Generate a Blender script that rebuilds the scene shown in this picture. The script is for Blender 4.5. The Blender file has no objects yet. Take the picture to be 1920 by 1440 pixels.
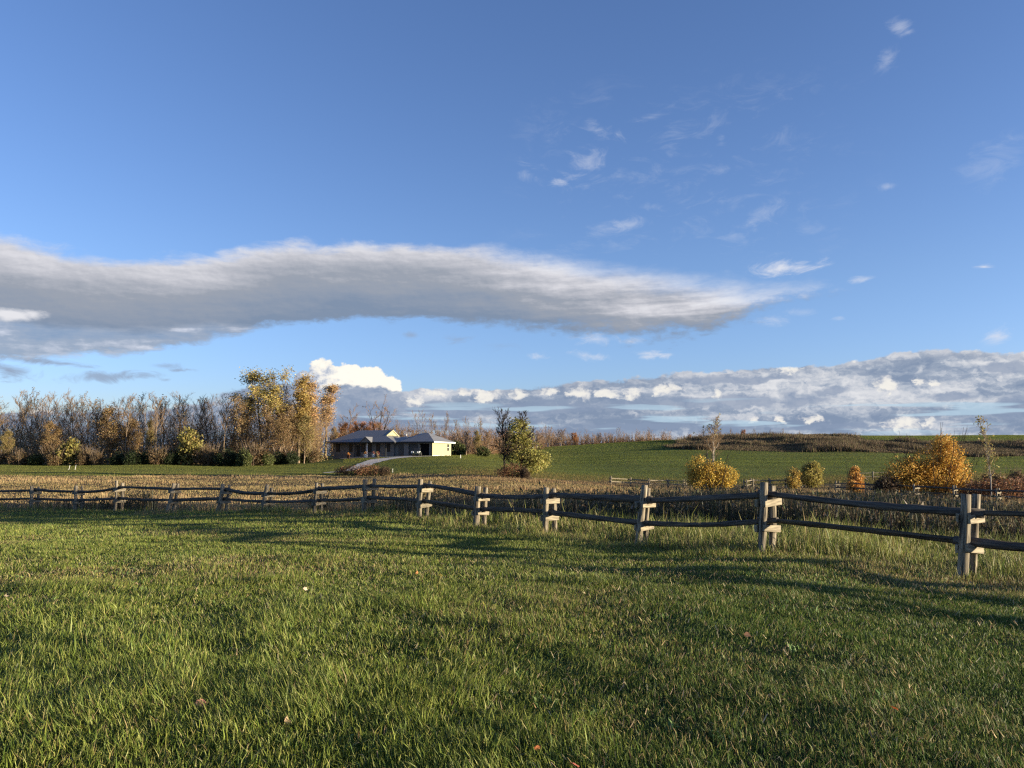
import bpy, math, random
import numpy as np
from mathutils import Vector

# ----------------------------------------------------------------- basics
S = bpy.context.scene
COL = S.collection
R = math.radians
F, PITCH, EYE = 1500.0, math.atan(135 / 1500.0), 1.65     # lens in photo pixels, camera tilt, eye height
rs = np.random.RandomState
SUN_AZ, SUN_EL = R(-13.0), R(5.7)                          # azimuth from +X towards +Y


def ray(px, py):
    cx, cy = (px - 960) / F, (720 - py) / F
    d = math.cos(PITCH) - cy * math.sin(PITCH)
    return cx / d, (math.sin(PITCH) + cy * math.cos(PITCH)) / d


def at(px, py, Y):
    u, v = ray(px, py)
    return u * Y, Y, EYE + v * Y


def tag(o, label=None, cat=None, group=None, kind=None):
    if label: o['label'] = label
    if cat: o['category'] = cat
    if group: o['group'] = group
    if kind: o['kind'] = kind
    return o


def empty(name, loc=(0, 0, 0), rz=0.0):
    o = bpy.data.objects.new(name, None)
    o.empty_display_size = 0.3
    COL.objects.link(o)
    o.location = loc
    o.rotation_euler = (0, 0, rz)
    return o


def link(name, me, mat=None, parent=None):
    if mat is not None and not me.materials:
        me.materials.append(mat)
    o = bpy.data.objects.new(name, me)
    COL.objects.link(o)
    if parent is not None:
        o.parent = parent
    return o


def mesh_np(name, V, tris, col=None, smooth=False, gc=None):
    me = bpy.data.meshes.new(name)
    V = np.ascontiguousarray(V, dtype=np.float32)
    T = np.ascontiguousarray(tris, dtype=np.int32)
    n, m = len(V), len(T)
    me.vertices.add(n)
    me.vertices.foreach_set('co', V.ravel())
    k = T.shape[1]
    me.loops.add(m * k)
    me.loops.foreach_set('vertex_index', T.ravel())
    me.polygons.add(m)
    me.polygons.foreach_set('loop_start', np.arange(0, m * k, k, dtype=np.int32))
    me.update(calc_edges=True)
    if smooth:
        me.polygons.foreach_set('use_smooth', np.ones(m, dtype=bool))
    if col is not None:
        c = np.ones((n, 4), dtype=np.float32)
        c[:, :3] = col
        a = me.color_attributes.new('Col', 'FLOAT_COLOR', 'POINT')
        a.data.foreach_set('color', c.ravel())
    if gc is not None:
        a = me.attributes.new('grain', 'FLOAT_VECTOR', 'POINT')
        a.data.foreach_set('vector', np.ascontiguousarray(gc, dtype=np.float32).ravel())
    me.validate()
    return me


class MB:
    """collects polygons, builds one mesh"""
    def __init__(s):
        s.v, s.f, s.g = [], [], []

    def add(s, vs, fs, gs=None):
        b = len(s.v)
        s.v += [tuple(p) for p in vs]
        s.f += [tuple(b + i for i in f) for f in fs]
        s.g += [tuple(p) for p in (gs if gs is not None else vs)]
        return s

    def box(s, lo, hi):
        x0, y0, z0 = lo
        x1, y1, z1 = hi
        return s.add([(x0, y0, z0), (x1, y0, z0), (x1, y1, z0), (x0, y1, z0), (x0, y0, z1), (x1, y0, z1), (x1, y1, z1), (x0, y1, z1)],
                     [(3, 2, 1, 0), (4, 5, 6, 7), (0, 1, 5, 4), (1, 2, 6, 5), (2, 3, 7, 6), (3, 0, 4, 7)])

    def build(s, name, mat, parent=None, smooth=False, bevel=0):
        me = bpy.data.meshes.new(name)
        me.from_pydata(s.v, [], s.f)
        a = me.attributes.new('grain', 'FLOAT_VECTOR', 'POINT')
        a.data.foreach_set('vector', np.array(s.g, dtype=np.float32).ravel())
        if smooth:
            me.polygons.foreach_set('use_smooth', [True] * len(me.polygons))
        me.update()
        o = link(name, me, mat, parent)
        if bevel:
            md = o.modifiers.new('edge', 'BEVEL')
            md.width = bevel
            md.segments = 2
        return o


# ----------------------------------------------------------------- noise
_T = rs(7).rand(512, 512).astype(np.float32)


def vnoise(x, y):
    x = np.asarray(x, dtype=np.float64); y = np.asarray(y, dtype=np.float64)
    xi, yi = np.floor(x).astype(int), np.floor(y).astype(int)
    fx, fy = x - xi, y - yi
    fx = fx * fx * (3 - 2 * fx); fy = fy * fy * (3 - 2 * fy)
    a = _T[yi % 512, xi % 512]; b = _T[yi % 512, (xi + 1) % 512]
    c = _T[(yi + 1) % 512, xi % 512]; d = _T[(yi + 1) % 512, (xi + 1) % 512]
    return (a * (1 - fx) + b * fx) * (1 - fy) + (c * (1 - fx) + d * fx) * fy


def fbm(x, y, o=4):
    s, a, t = 0, 0.5, 0
    for k in range(o):
        s = s + a * vnoise(x * 2 ** k + 17.3 * k, y * 2 ** k + 5.7 * k)
        t += a
        a *= 0.5
    return s / t


def sstep(a, b, x):
    t = np.clip((x - a) / (b - a), 0, 1)
    return t * t * (3 - 2 * t)


# ----------------------------------------------------------------- materials
def nt(mat):
    mat.use_nodes = True
    n = mat.node_tree
    n.nodes.clear()
    return n


def out_principled(n, rough=0.7, spec=0.3):
    o = n.nodes.new('ShaderNodeOutputMaterial')
    b = n.nodes.new('ShaderNodeBsdfPrincipled')
    b.inputs['Roughness'].default_value = rough
    b.inputs['Specular IOR Level'].default_value = spec
    n.links.new(b.outputs[0], o.inputs['Surface'])
    return o, b


def leaf_mat(name, trans=0.35, rough=0.5, spec=0.35):
    m = bpy.data.materials.new(name)
    n = nt(m)
    o, b = out_principled(n, rough, spec)
    a = n.nodes.new('ShaderNodeAttribute'); a.attribute_name = 'Col'
    t = n.nodes.new('ShaderNodeBsdfTranslucent')
    mx = n.nodes.new('ShaderNodeMixShader'); mx.inputs[0].default_value = trans
    n.links.new(a.outputs['Color'], b.inputs['Base Color'])
    n.links.new(a.outputs['Color'], t.inputs['Color'])
    n.links.new(b.outputs[0], mx.inputs[1]); n.links.new(t.outputs[0], mx.inputs[2])
    n.links.new(mx.outputs[0], o.inputs['Surface'])
    return m


def noise_mat(name, c0, c1, scale=6.0, rough=0.8, spec=0.2, stretch=(1, 1, 1), coord='Object', bump=0.0, detail=6, metallic=0.0):
    m = bpy.data.materials.new(name)
    n = nt(m)
    o, b = out_principled(n, rough, spec)
    b.inputs['Metallic'].default_value = metallic
    if coord == 'grain':
        tc = n.nodes.new('ShaderNodeAttribute'); tc.attribute_name = 'grain'; sock = tc.outputs['Vector']
    else:
        tc = n.nodes.new('ShaderNodeTexCoord'); sock = tc.outputs[coord]
    mp = n.nodes.new('ShaderNodeMapping'); mp.inputs['Scale'].default_value = stretch
    nz = n.nodes.new('ShaderNodeTexNoise'); nz.inputs['Scale'].default_value = scale; nz.inputs['Detail'].default_value = detail
    rp = n.nodes.new('ShaderNodeValToRGB')
    rp.color_ramp.elements[0].position = 0.32; rp.color_ramp.elements[1].position = 0.68
    rp.color_ramp.elements[0].color = (*c0, 1); rp.color_ramp.elements[1].color = (*c1, 1)
    n.links.new(sock, mp.inputs['Vector']); n.links.new(mp.outputs[0], nz.inputs['Vector'])
    n.links.new(nz.outputs['Fac'], rp.inputs['Fac']); n.links.new(rp.outputs['Color'], b.inputs['Base Color'])
    if bump:
        bp = n.nodes.new('ShaderNodeBump'); bp.inputs['Strength'].default_value = bump; bp.inputs['Distance'].default_value = 0.02
        n.links.new(nz.outputs['Fac'], bp.inputs['Height']); n.links.new(bp.outputs[0], b.inputs['Normal'])
    return m


M = {}
M['grass'] = leaf_mat('grass_blades', 0.27, 0.5, 0.2)
M['field'] = leaf_mat('field_blades', .5, .9, .05)
M['straw'] = leaf_mat('dry_grass', 0.22, 0.7, 0.15)
M['leaf'] = leaf_mat('foliage', 0.30, 0.6, 0.25)
M['bark_grey'] = noise_mat('grey_bark', (.12, .088, .058), (.24, .18, .125), 3, .9, .1, (4, 4, 1))
M['bark_dark'] = noise_mat('dark_bark', (.018, .015, .013), (.05, .042, .036), 3, .9, .1, (4, 4, 1))
M['bark_pale'] = noise_mat('pale_bark', (.24, .215, .18), (.38, .34, .28), 5, .8, .2, (2, 2, 6))
M['twig_grey'] = noise_mat('grey_twigs', (.15, .10, .056), (.27, .185, .108), 1.5, .9, .1)
M['twig_brown'] = noise_mat('brown_twigs', (.16, .105, .065), (.28, .185, .115), 1.5, .9, .1)
M['twig_dark'] = noise_mat('dark_twigs', (.02, .017, .015), (.06, .048, .04), 1.5, .9, .1)
M['wood'] = noise_mat('weathered_wood', (.024, .020, .016), (.34, .29, .21), 2.2, .85, .15, (1.2, 14, 14), 'grain', .6, 8)
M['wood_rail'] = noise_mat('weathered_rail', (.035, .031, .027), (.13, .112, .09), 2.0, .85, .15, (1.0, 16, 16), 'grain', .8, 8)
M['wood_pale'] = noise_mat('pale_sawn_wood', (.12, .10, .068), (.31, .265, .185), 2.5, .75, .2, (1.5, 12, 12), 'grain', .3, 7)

# ----------------------------------------------------------------- terrain
NODES = [  # the fence nodes: near post base/top, far post base/top (photo pixels)
    ((1800, 1084), (1816, 929), (1819, 1078), (1834, 931)),
    ((1425, 1038), (1436, 906), (1445, 1038), (1452, 909)),
    ((1193, 1024.7), (1209, 911), (1207, 1023), (1218, 913)),
    ((1022, 1002), (1024.5, 916), (1038.5, 1000), (1039, 911)),
    ((893, 990), (895.5, 914), (905.5, 987), (907.5, 914)),
    ((785, 972), (788, 899.5), (797, 972), (802.5, 899)),
    ((681, 963), (684, 899.5), (696, 963), (701, 901)),
    ((589, 966), (592, 907), (600, 966), (603, 906)),
    ((491, 960), (499, 909), (504, 960), (508, 911)),
    ((407, 960), (415, 908), (420, 958), (427.5, 910)),
    ((311, 960), (322, 907), (323, 959), (330, 911)),
    ((215.5, 960), (215.5, 902.5), (228, 960), (228, 906)),
    ((141, 957), (141, 911), (150, 957), (150, 912)),
    ((58, 957), (58, 912), (67, 956), (67.5, 911)),
]
PANEL = 3.2
fx, fy, fz, fh = [], [], [], []
for k, nd in enumerate(NODES):
    u, v = ray(*nd[0])
    if k == 0:
        t = F * 1.3 / 155
    else:
        a, b, c = u * u + 1, -2 * (u * fx[-1] + fy[-1]), fx[-1] ** 2 + fy[-1] ** 2 - PANEL ** 2
        t = (-b + math.sqrt(max(0, b * b - 4 * a * c))) / 2 / a
    fx.append(u * t); fy.append(t); fz.append(EYE + v * t)
    fh.append((nd[0][1] - nd[1][1]) * t / F)
# the fence runs on past both edges of the picture
ex, ey = fx[0] - fx[1], fy[0] - fy[1]
for _ in range(4):
    fx.insert(0, fx[0] + ex); fy.insert(0, fy[0] + ey); fz.insert(0, fz[0] - .03); fh.insert(0, 1.28)
ex, ey = fx[-1] - fx[-2], fy[-1] - fy[-2]
fx.append(fx[-1] + ex); fy.append(fy[-1] + ey); fz.append(fz[-1] - .05); fh.append(1.2)
FX, FY = np.array(fx), np.array(fy)

CP = []   # control points: lateral slope q = x/y, depth, height


def cp(px, py, Y):
    u, v = ray(px, py)
    CP.append((u, Y, EYE + v * Y))


for q in (-1.1, -.55, 0, .55, 1.1):
    CP.append((q, 2.5, 0.0)); CP.append((q, 4.2, 0.0))
CP += [(-1, 8, .0), (-.5, 8, .02), (0, 8, 0), (.5, 8, -.04), (1, 8, -.1)]
for k in range(4, len(fx) - 1):
    CP.append((fx[k] / fy[k], fy[k], fz[k]))
CP += [(1.0, 12, -.3), (-.75, 20, -.45), (-.5, 14, -.12), (-.95, 40, -1.1)]
for p in [(0, 927, 56), (0, 903, 85), (0, 892, 105), (0, 872.5, 141), (0, 869, 200),
          (300, 931, 54), (300, 905, 85), (300, 894, 105), (300, 871.5, 141), (300, 868, 200),
          (480, 873, 141), (550, 938, 47), (550, 908, 80), (550, 891, 110), (550, 879, 130), (550, 868, 152),
          (660, 858.5, 166), (810, 855, 160), (847, 854, 170), (740, 856.5, 162), (720, 875, 130), (720, 890, 112),
          (900, 891, 100), (900, 870, 130), (900, 852, 200), (900, 850, 260),
          (960, 926, 45), (960, 904, 75), (1200, 946, 40), (1200, 917, 70), (1200, 910, 105), (1200, 868, 150), (1200, 845, 200), (1200, 828.5, 255),
          (1030, 838.5, 255), (1030, 853, 200), (1030, 872, 150),
          (1500, 965, 30), (1500, 931, 62), (1500, 909, 105), (1500, 871, 150), (1500, 851, 185), (1500, 817.5, 240),
          (1350, 870, 150), (1350, 850, 186), (1350, 823, 245), (1640, 820, 242),
          (1800, 940, 60), (1800, 904, 100), (1800, 872, 150), (1800, 857, 185), (1800, 824, 236),
          (2100, 942, 62), (2100, 904, 100), (2100, 872, 150), (2100, 857, 185), (2100, 824, 240),
          (-300, 905, 85), (-300, 873, 141), (-300, 869, 200)]:
    cp(*p)
for u, z in ((.05, 4.3), (.16, 6.2), (.36, 8.0), (.6, 9.3), (.8, 9.3)):
    CP.append((u, 310, z))
for u, z in ((-.9, .4), (-.4, .6), (-.1, 2), (.05, 2.5), (.16, 3), (.36, 4), (.6, 6.5), (.8, 6.5)):
    CP.append((u, 420, z))
CP = np.array(CP)
_P = np.c_[CP[:, 0] * 2.2, np.log(CP[:, 1])]


def _tps(r2):
    return 0.5 * r2 * np.log(np.maximum(r2, 1e-12))


_n = len(_P)
_d2 = ((_P[:, None] - _P[None]) ** 2).sum(-1)
_A = np.zeros((_n + 3, _n + 3))
_A[:_n, :_n] = _tps(_d2) + np.eye(_n) * 0.004
_A[:_n, _n] = 1; _A[:_n, _n + 1:] = _P
_A[_n, :_n] = 1; _A[_n + 1:, :_n] = _P.T
_W = np.linalg.solve(_A, np.r_[CP[:, 2], 0, 0, 0])


def hgt(x, y):
    x = np.asarray(x, dtype=np.float64); y = np.asarray(y, dtype=np.float64)
    r = np.hypot(x, y)
    yc = np.maximum(y, 0.55 * r)
    yc = np.clip(yc, 2.5, 420)
    q = np.clip(x / np.maximum(np.maximum(y, .55 * r), 2.5), -1.05, 1.05)
    p = np.stack([q * 2.2, np.log(yc)], -1).reshape(-1, 2)
    z = np.empty(len(p))
    for i in range(0, len(p), 20000):
        s = p[i:i + 20000]
        d2 = ((s[:, None] - _P[None]) ** 2).sum(-1)
        z[i:i + 20000] = _tps(d2) @ _W[:_n] + _W[_n] + s @ _W[_n + 1:]
    z = z.reshape(x.shape)
    far = sstep(420, 2500, r)
    z = z * (1 - far) - 10 * far
    near = sstep(1.5, 4.0, r) * sstep(300, 60, r)
    return z + near * (0.05 * (fbm(x * .35, y * .35, 3) - .5) + 0.02 * (fbm(x * 1.9, y * 1.9, 2) - .5)) + sstep(30, 90, r) * .5 * (fbm(x * .04 + 9, y * .04, 3) - .5)


def h1(x, y):
    return float(hgt(np.array([x]), np.array([y]))[0])


def fence_side(x, y):
    """signed distance to the front fence: positive on the camera side"""
    best = np.full(np.shape(x), 1e9); sgn = np.ones(np.shape(x))
    for k in range(len(FX) - 1):
        ax, ay, bx, by = FX[k], FY[k], FX[k + 1], FY[k + 1]
        dx, dy = bx - ax, by - ay
        t = ((x - ax) * dx + (y - ay) * dy) / (dx * dx + dy * dy)
        lo = -40 if k == 0 else 0
        hi = 40 if k == len(FX) - 2 else 1
        t = np.clip(t, lo, hi)
        ddx, ddy = x - (ax + t * dx), y - (ay + t * dy)
        d = np.hypot(ddx, ddy)
        s = np.sign(dx * ddy - dy * ddx)
        m = d < best
        best = np.where(m, d, best); sgn = np.where(m, s, sgn)
    return best * sgn


def meadow_end(q):
    return np.interp(q, [-.7, -.45, -.27, -.16, -.04, .05, .16, .36, .56, .8], [104, 104, 108, 113, 101, 104, 114, 104, 97, 95])


def zones(x, y):
    q = x / np.maximum(y, 1)
    wob = (fbm(x * .15, y * .15, 3) - .5)
    fs = fence_side(x, y)
    lawn = fs > -.15 + wob * .3
    me = meadow_end(q) + wob * 8
    meadow = (~lawn) & (y < me)
    strip_w = np.interp(q, [-.6, -.1, .03, .12, .25, .6], [.3, .5, 2.2, 4.2, 6.0, 7.5]) + wob * 2
    strip = meadow & (-fs < strip_w)                                   # unmown green grass behind the fence
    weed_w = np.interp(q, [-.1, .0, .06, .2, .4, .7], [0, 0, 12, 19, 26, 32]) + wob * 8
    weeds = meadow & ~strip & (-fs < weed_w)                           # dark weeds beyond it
    b_lo = np.interp(q, [.16, .195, .22, .3, .5, .7], [260, 209, 199, 191, 186, 184]) + wob * 5
    b_hi = np.interp(q, [.16, .195, .22, .3, .42, .44, .7], [255, 213, 250, 262, 262, 228, 226]) + wob * 4
    berm = (y > b_lo) & (y < b_hi) & (q > .18)
    field = (~lawn) & ~meadow & ~berm
    return lawn, strip, weeds, meadow & ~strip & ~weeds, field, berm


# the one ground sheet
na, nr = 420, 260
ang = np.concatenate([np.linspace(-math.pi, -.85, 60, endpoint=False), np.linspace(-.85, .85, 300, endpoint=False), np.linspace(.85, math.pi, 60, endpoint=False)])
rad = np.concatenate([[0.0], np.geomspace(.6, 4000, nr - 1)])
AA, RR = np.meshgrid(ang, rad)
GX, GY = RR * np.sin(AA), RR * np.cos(AA)
GZ = hgt(GX, GY)
ii, jj = np.meshgrid(np.arange(nr - 1), np.arange(na), indexing='ij')
j2 = (jj + 1) % na
quads = np.stack([ii * na + jj, ii * na + j2, (ii + 1) * na + j2, (ii + 1) * na + jj], -1).reshape(-1, 4)
lawn, strip, weeds, mead, field, berm = zones(GX, GY)
gc = np.zeros(GX.shape + (3,))
gc[...] = (.10, .118, .032)
gc[lawn] = (.032, .040, .014)
gc[strip] = (.060, .062, .024)
gc[weeds] = (.050, .042, .026)
gc[mead] = (.085, .058, .030)
gc[berm] = (.060, .042, .026)
gm = bpy.data.materials.new('ground_soil')
n = nt(gm); o_, b_ = out_principled(n, .95, .05)
a_ = n.nodes.new('ShaderNodeAttribute'); a_.attribute_name = 'Col'
g_ = n.nodes.new('ShaderNodeNewGeometry')
z_ = n.nodes.new('ShaderNodeTexNoise'); z_.inputs['Scale'].default_value = 1.3; z_.inputs['Detail'].default_value = 8
r_ = n.nodes.new('ShaderNodeMapRange'); r_.inputs[1].default_value = .3; r_.inputs[2].default_value = .7; r_.inputs[3].default_value = .6; r_.inputs[4].default_value = 1.5
m_ = n.nodes.new('ShaderNodeVectorMath'); m_.operation = 'SCALE'
n.links.new(g_.outputs['Position'], z_.inputs['Vector']); n.links.new(z_.outputs['Fac'], r_.inputs[0])
n.links.new(a_.outputs['Color'], m_.inputs[0]); n.links.new(r_.outputs[0], m_.inputs['Scale']); n.links.new(m_.outputs[0], b_.inputs['Base Color'])
ground = link('ground', mesh_np('ground', np.stack([GX, GY, GZ], -1).reshape(-1, 3), quads, gc.reshape(-1, 3), True), gm)
tag(ground, kind='structure')


# ----------------------------------------------------------------- grass and meadow (stuff)
def blades(x, y, z, h, w, lean, col, rng, two=True, yaw=None, curl=.5, tipc=1.25):
    """grass blades as curved tapering strips; returns verts, tris, colours"""
    N = len(x)
    az = rng.rand(N) * 2 * np.pi if yaw is None else yaw
    face = rng.rand(N) * 2 * np.pi
    dx, dy = np.sin(az), np.cos(az)
    wx, wy = np.cos(face), np.sin(face)
    L0, L1 = lean * (1 - curl), lean * (1 + curl)
    mz, mo = h * .55 * np.cos(L0), h * .55 * np.sin(L0)
    tz, to = mz + h * .45 * np.cos(np.minimum(L1, 1.9)), mo + h * .45 * np.sin(np.minimum(L1, 1.9))
    P = np.stack([x, y, z], -1)
    W = np.stack([wx * w / 2, wy * w / 2, np.zeros(N)], -1)
    mid = P + np.stack([dx * mo, dy * mo, mz], -1)
    tip = P + np.stack([dx * to, dy * to, tz], -1)
    c0 = np.clip(col, 0, 1)
    if two:
        V = np.stack([P - W, P + W, mid - W * .8, mid + W * .8, tip], 1)
        T = np.array([[0, 1, 3], [0, 3, 2], [2, 3, 4]])
        C = np.stack([c0, c0, c0, c0, np.clip(c0 * tipc, 0, 1)], 1)
        k = 5
    else:
        V = np.stack([P - W, P + W, tip], 1)
        T = np.array([[0, 1, 2]])
        C = np.stack([c0, c0, np.clip(c0 * tipc, 0, 1)], 1)
        k = 3
    tris = (np.arange(N)[:, None, None] * k + T[None]).reshape(-1, 3)
    return V.reshape(-1, 3), tris, C.reshape(-1, 3)


def merge(parts):
    V, T, C, b = [], [], [], 0
    for v, t, c in parts:
        V.append(v); T.append(t + b); C.append(c); b += len(v)
    return np.concatenate(V), np.concatenate(T), np.concatenate(C)


def scatter(rng, d0, d1, dens, q0=-.85, q1=.85):
    N = int(dens * (q1 - q0) * (d1 * d1 - d0 * d0) / 2)
    y = np.sqrt(d0 * d0 + rng.rand(N) * (d1 * d1 - d0 * d0))
    q = q0 + rng.rand(N) * (q1 - q0)
    return q * y, y


def mixc(cols, w):
    """cols (k,3), w (N,k) -> (N,3)"""
    w = w / w.sum(1, keepdims=True)
    return w @ np.array(cols)


def pick(rng, N, cols, p):
    return np.array(cols)[rng.choice(len(cols), N, p=np.array(p) / sum(p))]


def jitter(rng, c, a=.25):
    return np.clip(c * (1 + a * (rng.rand(len(c), 1) * 2 - 1)) * (1 + .1 * (rng.rand(len(c), 3) * 2 - 1)), .004, .9)


rng = rs(11)
parts = []
for d0, d1, dens, wsc, two in ((2.2, 6.5, 6500, 1.0, True), (6.5, 11, 3200, 1.25, True), (11, 19, 1200, 1.9, True), (19, 30, 420, 3.0, False), (30, 48, 200, 4.2, False)):
    qx_ = 1.35 if d1 < 7 else (1.05 if d1 < 12 else .88)
    x, y = scatter(rng, d0, d1, dens, -qx_, qx_)
    fs = fence_side(x, y)
    k = fs > -.2
    x, y, fs = x[k], y[k], fs[k]
    N = len(x)
    q = x / y
    big = fbm(x * .22 + 3, y * .22, 3)                      # broad patches
    tuft = fbm(x * .9, y * .9 + 40, 3)                      # tufts a metre across
    fine = fbm(x * 3.1 + 8, y * 3.1, 2)
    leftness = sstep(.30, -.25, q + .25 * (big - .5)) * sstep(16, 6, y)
    h = (.050 + .045 * leftness) * (.65 + .75 * sstep(.25, .8, tuft)) * (.65 + .7 * fine) * (.6 + .8 * rng.rand(N)) * (1.0 + .5 * (rng.rand(N) < .05))
    edge = sstep(1.6, .2, fs) * (.6 + .8 * fbm(x * .8, y * .8 + 9, 2))
    h *= (1 + 1.2 * edge) * (1.0 + .25 * sstep(8, 25, y))
    w = (.0026 + .0030 * rng.rand(N)) * wsc * (1 + .55 * leftness)
    lean = np.abs(rng.randn(N)) * .52 + .16
    wind = 1.2 * fbm(x * .5, y * .5 + 77, 2) * 6.28
    yaw = np.where(rng.rand(N) < .45, wind + rng.randn(N) * .6, rng.rand(N) * 6.28)
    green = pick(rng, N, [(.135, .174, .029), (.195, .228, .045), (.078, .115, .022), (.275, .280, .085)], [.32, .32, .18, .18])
    fine_shaded = pick(rng, N, [(.060, .105, .022), (.088, .135, .028), (.130, .165, .040)], [.5, .35, .15])          # finer turf on the right; its darker green also paints the shade there
    green = np.where((rng.rand(N) < .75 * sstep(-.02, .30, q + .3 * (big - .5)) * sstep(15, 8, y))[:, None], fine_shaded, green)
    dry = pick(rng, N, [(.26, .21, .085), (.33, .26, .12), (.20, .13, .07)], [.5, .3, .2])
    dryness = np.clip(.05 + .45 * sstep(.56, .76, fbm(x * .33 + 30, y * .33 + 4, 4)) + .04 * sstep(.5, .7, fine) + .35 * edge, 0, .8) * (1 - .5 * leftness) * (.35 + .65 * sstep(5, 12, y))
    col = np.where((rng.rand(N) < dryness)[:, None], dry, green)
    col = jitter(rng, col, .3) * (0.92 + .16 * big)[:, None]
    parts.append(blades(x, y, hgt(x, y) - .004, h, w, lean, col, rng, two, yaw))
V, T, C = merge(parts)
# broad leaved weeds and clover between the blades
cx_, cy_ = scatter(rng, 2.6, 13, 1.1)
for a_, b_ in zip(cx_, cy_):
    m_n = rng.randint(6, 14)
    x = a_ + rng.randn(m_n) * .05; y = b_ + rng.randn(m_n) * .05
    parts.append(blades(x, y, hgt(x, y) + .01, .05 + .045 * rng.rand(m_n), .011 + .011 * rng.rand(m_n), .6 + .6 * rng.rand(m_n), jitter(rng, pick(rng, m_n, [(.10, .17, .05), (.15, .21, .06)], [1, 1]), .2), rng, True))
# dry clippings lying in the lawn
x, y = scatter(rng, 2.5, 14, 60)
N = len(x)
parts.append(blades(x, y, hgt(x, y) + .02 + .03 * rng.rand(N), .05 + .07 * rng.rand(N), .004 + .004 * rng.rand(N), 1.25 + .3 * rng.rand(N), jitter(rng, pick(rng, N, [(.42, .33, .17), (.33, .24, .12), (.50, .42, .25)], [1, 1, .6]), .3), rng, True))
V, T, C = merge(parts)
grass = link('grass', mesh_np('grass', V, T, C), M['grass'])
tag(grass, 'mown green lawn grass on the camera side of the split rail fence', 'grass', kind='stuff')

# tall unmown grass behind the fence, weeds, dry meadow, hayfield on the hill, brown berm
rng = rs(23)
tall, dry_, weed_, fld, brm = [], [], [], [], []
for d0, d1, dens in ((9, 20, 420), (20, 32, 210), (32, 60, 40)):
    x, y = scatter(rng, d0, d1, dens, -.75, .95)
    lawn, strip, weeds, mead, field, berm = zones(x, y)
    fs = fence_side(x, y)
    k = strip | (lawn & (fs < .5) & (rng.rand(len(x)) < .8))
    x, y, fs = x[k], y[k], fs[k]
    N = len(x)
    cl = fbm(x * .8, y * .8, 3)
    h = (.14 + .28 * sstep(.3, .75, cl) - .06 * (np.abs(fs) < .6)) * (.5 + .8 * rng.rand(N)) * (1 + .7 * (rng.rand(N) < .04))
    w = (.006 + .006 * rng.rand(N)) * np.interp(y, [10, 20, 40], [1, 1.6, 3])
    col = jitter(rng, pick(rng, N, [(.20, .215, .050), (.12, .155, .032), (.29, .245, .105), (.14, .105, .055)], [.42, .25, .24, .09]), .25)
    tall.append(blades(x, y, hgt(x, y) - .01, h, w, np.abs(rng.randn(N)) * .35 + .12, col, rng, True))
for d0, d1, dens, wsc in ((13, 40, 80, .9), (40, 75, 40, 1.2), (75, 125, 24, 1.8)):
    x, y = scatter(rng, d0, d1, dens, -.8, .85)
    lawn, strip, weeds, mead, field, berm = zones(x, y)
    xx, yy = x[weeds], y[weeds]
    N = len(xx)
    cl = fbm(xx * .35, yy * .35 + 3, 3)
    h = (.45 + .55 * sstep(.35, .7, cl)) * (.5 + .7 * rng.rand(N))
    w = (.018 + .02 * rng.rand(N)) * wsc
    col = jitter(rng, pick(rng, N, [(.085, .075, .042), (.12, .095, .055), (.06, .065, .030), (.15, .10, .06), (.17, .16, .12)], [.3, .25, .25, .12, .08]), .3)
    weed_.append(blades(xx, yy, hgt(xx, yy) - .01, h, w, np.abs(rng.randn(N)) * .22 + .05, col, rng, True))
    # seed heads and side leaves of the weeds
    kk = rng.rand(N) < .8
    hx, hy = xx[kk] + rng.randn(kk.sum()) * .06, yy[kk] + rng.randn(kk.sum()) * .06
    hz = hgt(hx, hy) + h[kk] * (.35 + .6 * rng.rand(kk.sum()))
    n2 = len(hx)
    col = jitter(rng, pick(rng, n2, [(.10, .085, .05), (.07, .08, .035), (.20, .17, .12), (.16, .11, .05)], [.35, .3, .15, .2]), .3)
    weed_.append(blades(hx, hy, hz, .07 + .10 * rng.rand(n2), .05 + .06 * rng.rand(n2) * wsc, rng.rand(n2) * 1.4, col, rng, False))
    xx, yy = x[mead], y[mead]
    k = rng.rand(len(xx)) < np.interp(yy, [13, 60], [1.0, 1.0])
    xx, yy = xx[k], yy[k]
    N = len(xx)
    q = xx / yy
    cl = fbm(xx * .10 + 5, yy * .16 + 3, 4)
    c2 = fbm(xx * .45, yy * .45 + 21, 3)
    low = sstep(.42, .58, fbm(xx * .05 + 40, yy * .11 + 11, 3))           # low greener swathes
    low = np.maximum(low, np.exp(-((yy - 72 + 10 * (cl - .5)) / 8) ** 2) * sstep(.0, -.08, q) * np.clip(.3 + 1.2 * c2, 0, 1))
    h = (.12 + .32 * sstep(.42, .75, c2)) * (.5 + .7 * rng.rand(N)) * (1 - .45 * low)
    w = (.016 + .018 * rng.rand(N)) * wsc
    cc = mixc([(.285, .195, .094), (.165, .095, .050), (.145, .134, .044), (.38, .285, .145)],
              np.stack([.25 + 1.3 * sstep(.35, .6, cl), .15 + 1.5 * sstep(.45, .65, c2) * sstep(.62, .42, cl), .08 + 1.8 * low, .15 + .5 * rng.rand(N) + .9 * sstep(.55, .72, cl) + .6 * sstep(-.02, -.25, q)], 1) * (.2 + rng.rand(N, 4)) ** 2)
    col = jitter(rng, cc, .25)
    dry_.append(blades(xx, yy, hgt(xx, yy) - .01, h, w, np.abs(rng.randn(N)) * .55 + .12, col, rng, wsc < 1.5))
V, T, C = merge(tall)
tag(link('tall_grass', mesh_np('tall_grass', V, T, C), M['grass']), 'tall unmown yellow green grass just behind the split rail fence', 'grass', kind='stuff')
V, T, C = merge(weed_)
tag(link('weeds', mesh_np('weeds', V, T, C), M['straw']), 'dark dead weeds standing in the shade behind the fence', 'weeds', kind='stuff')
V, T, C = merge(dry_)
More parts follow.
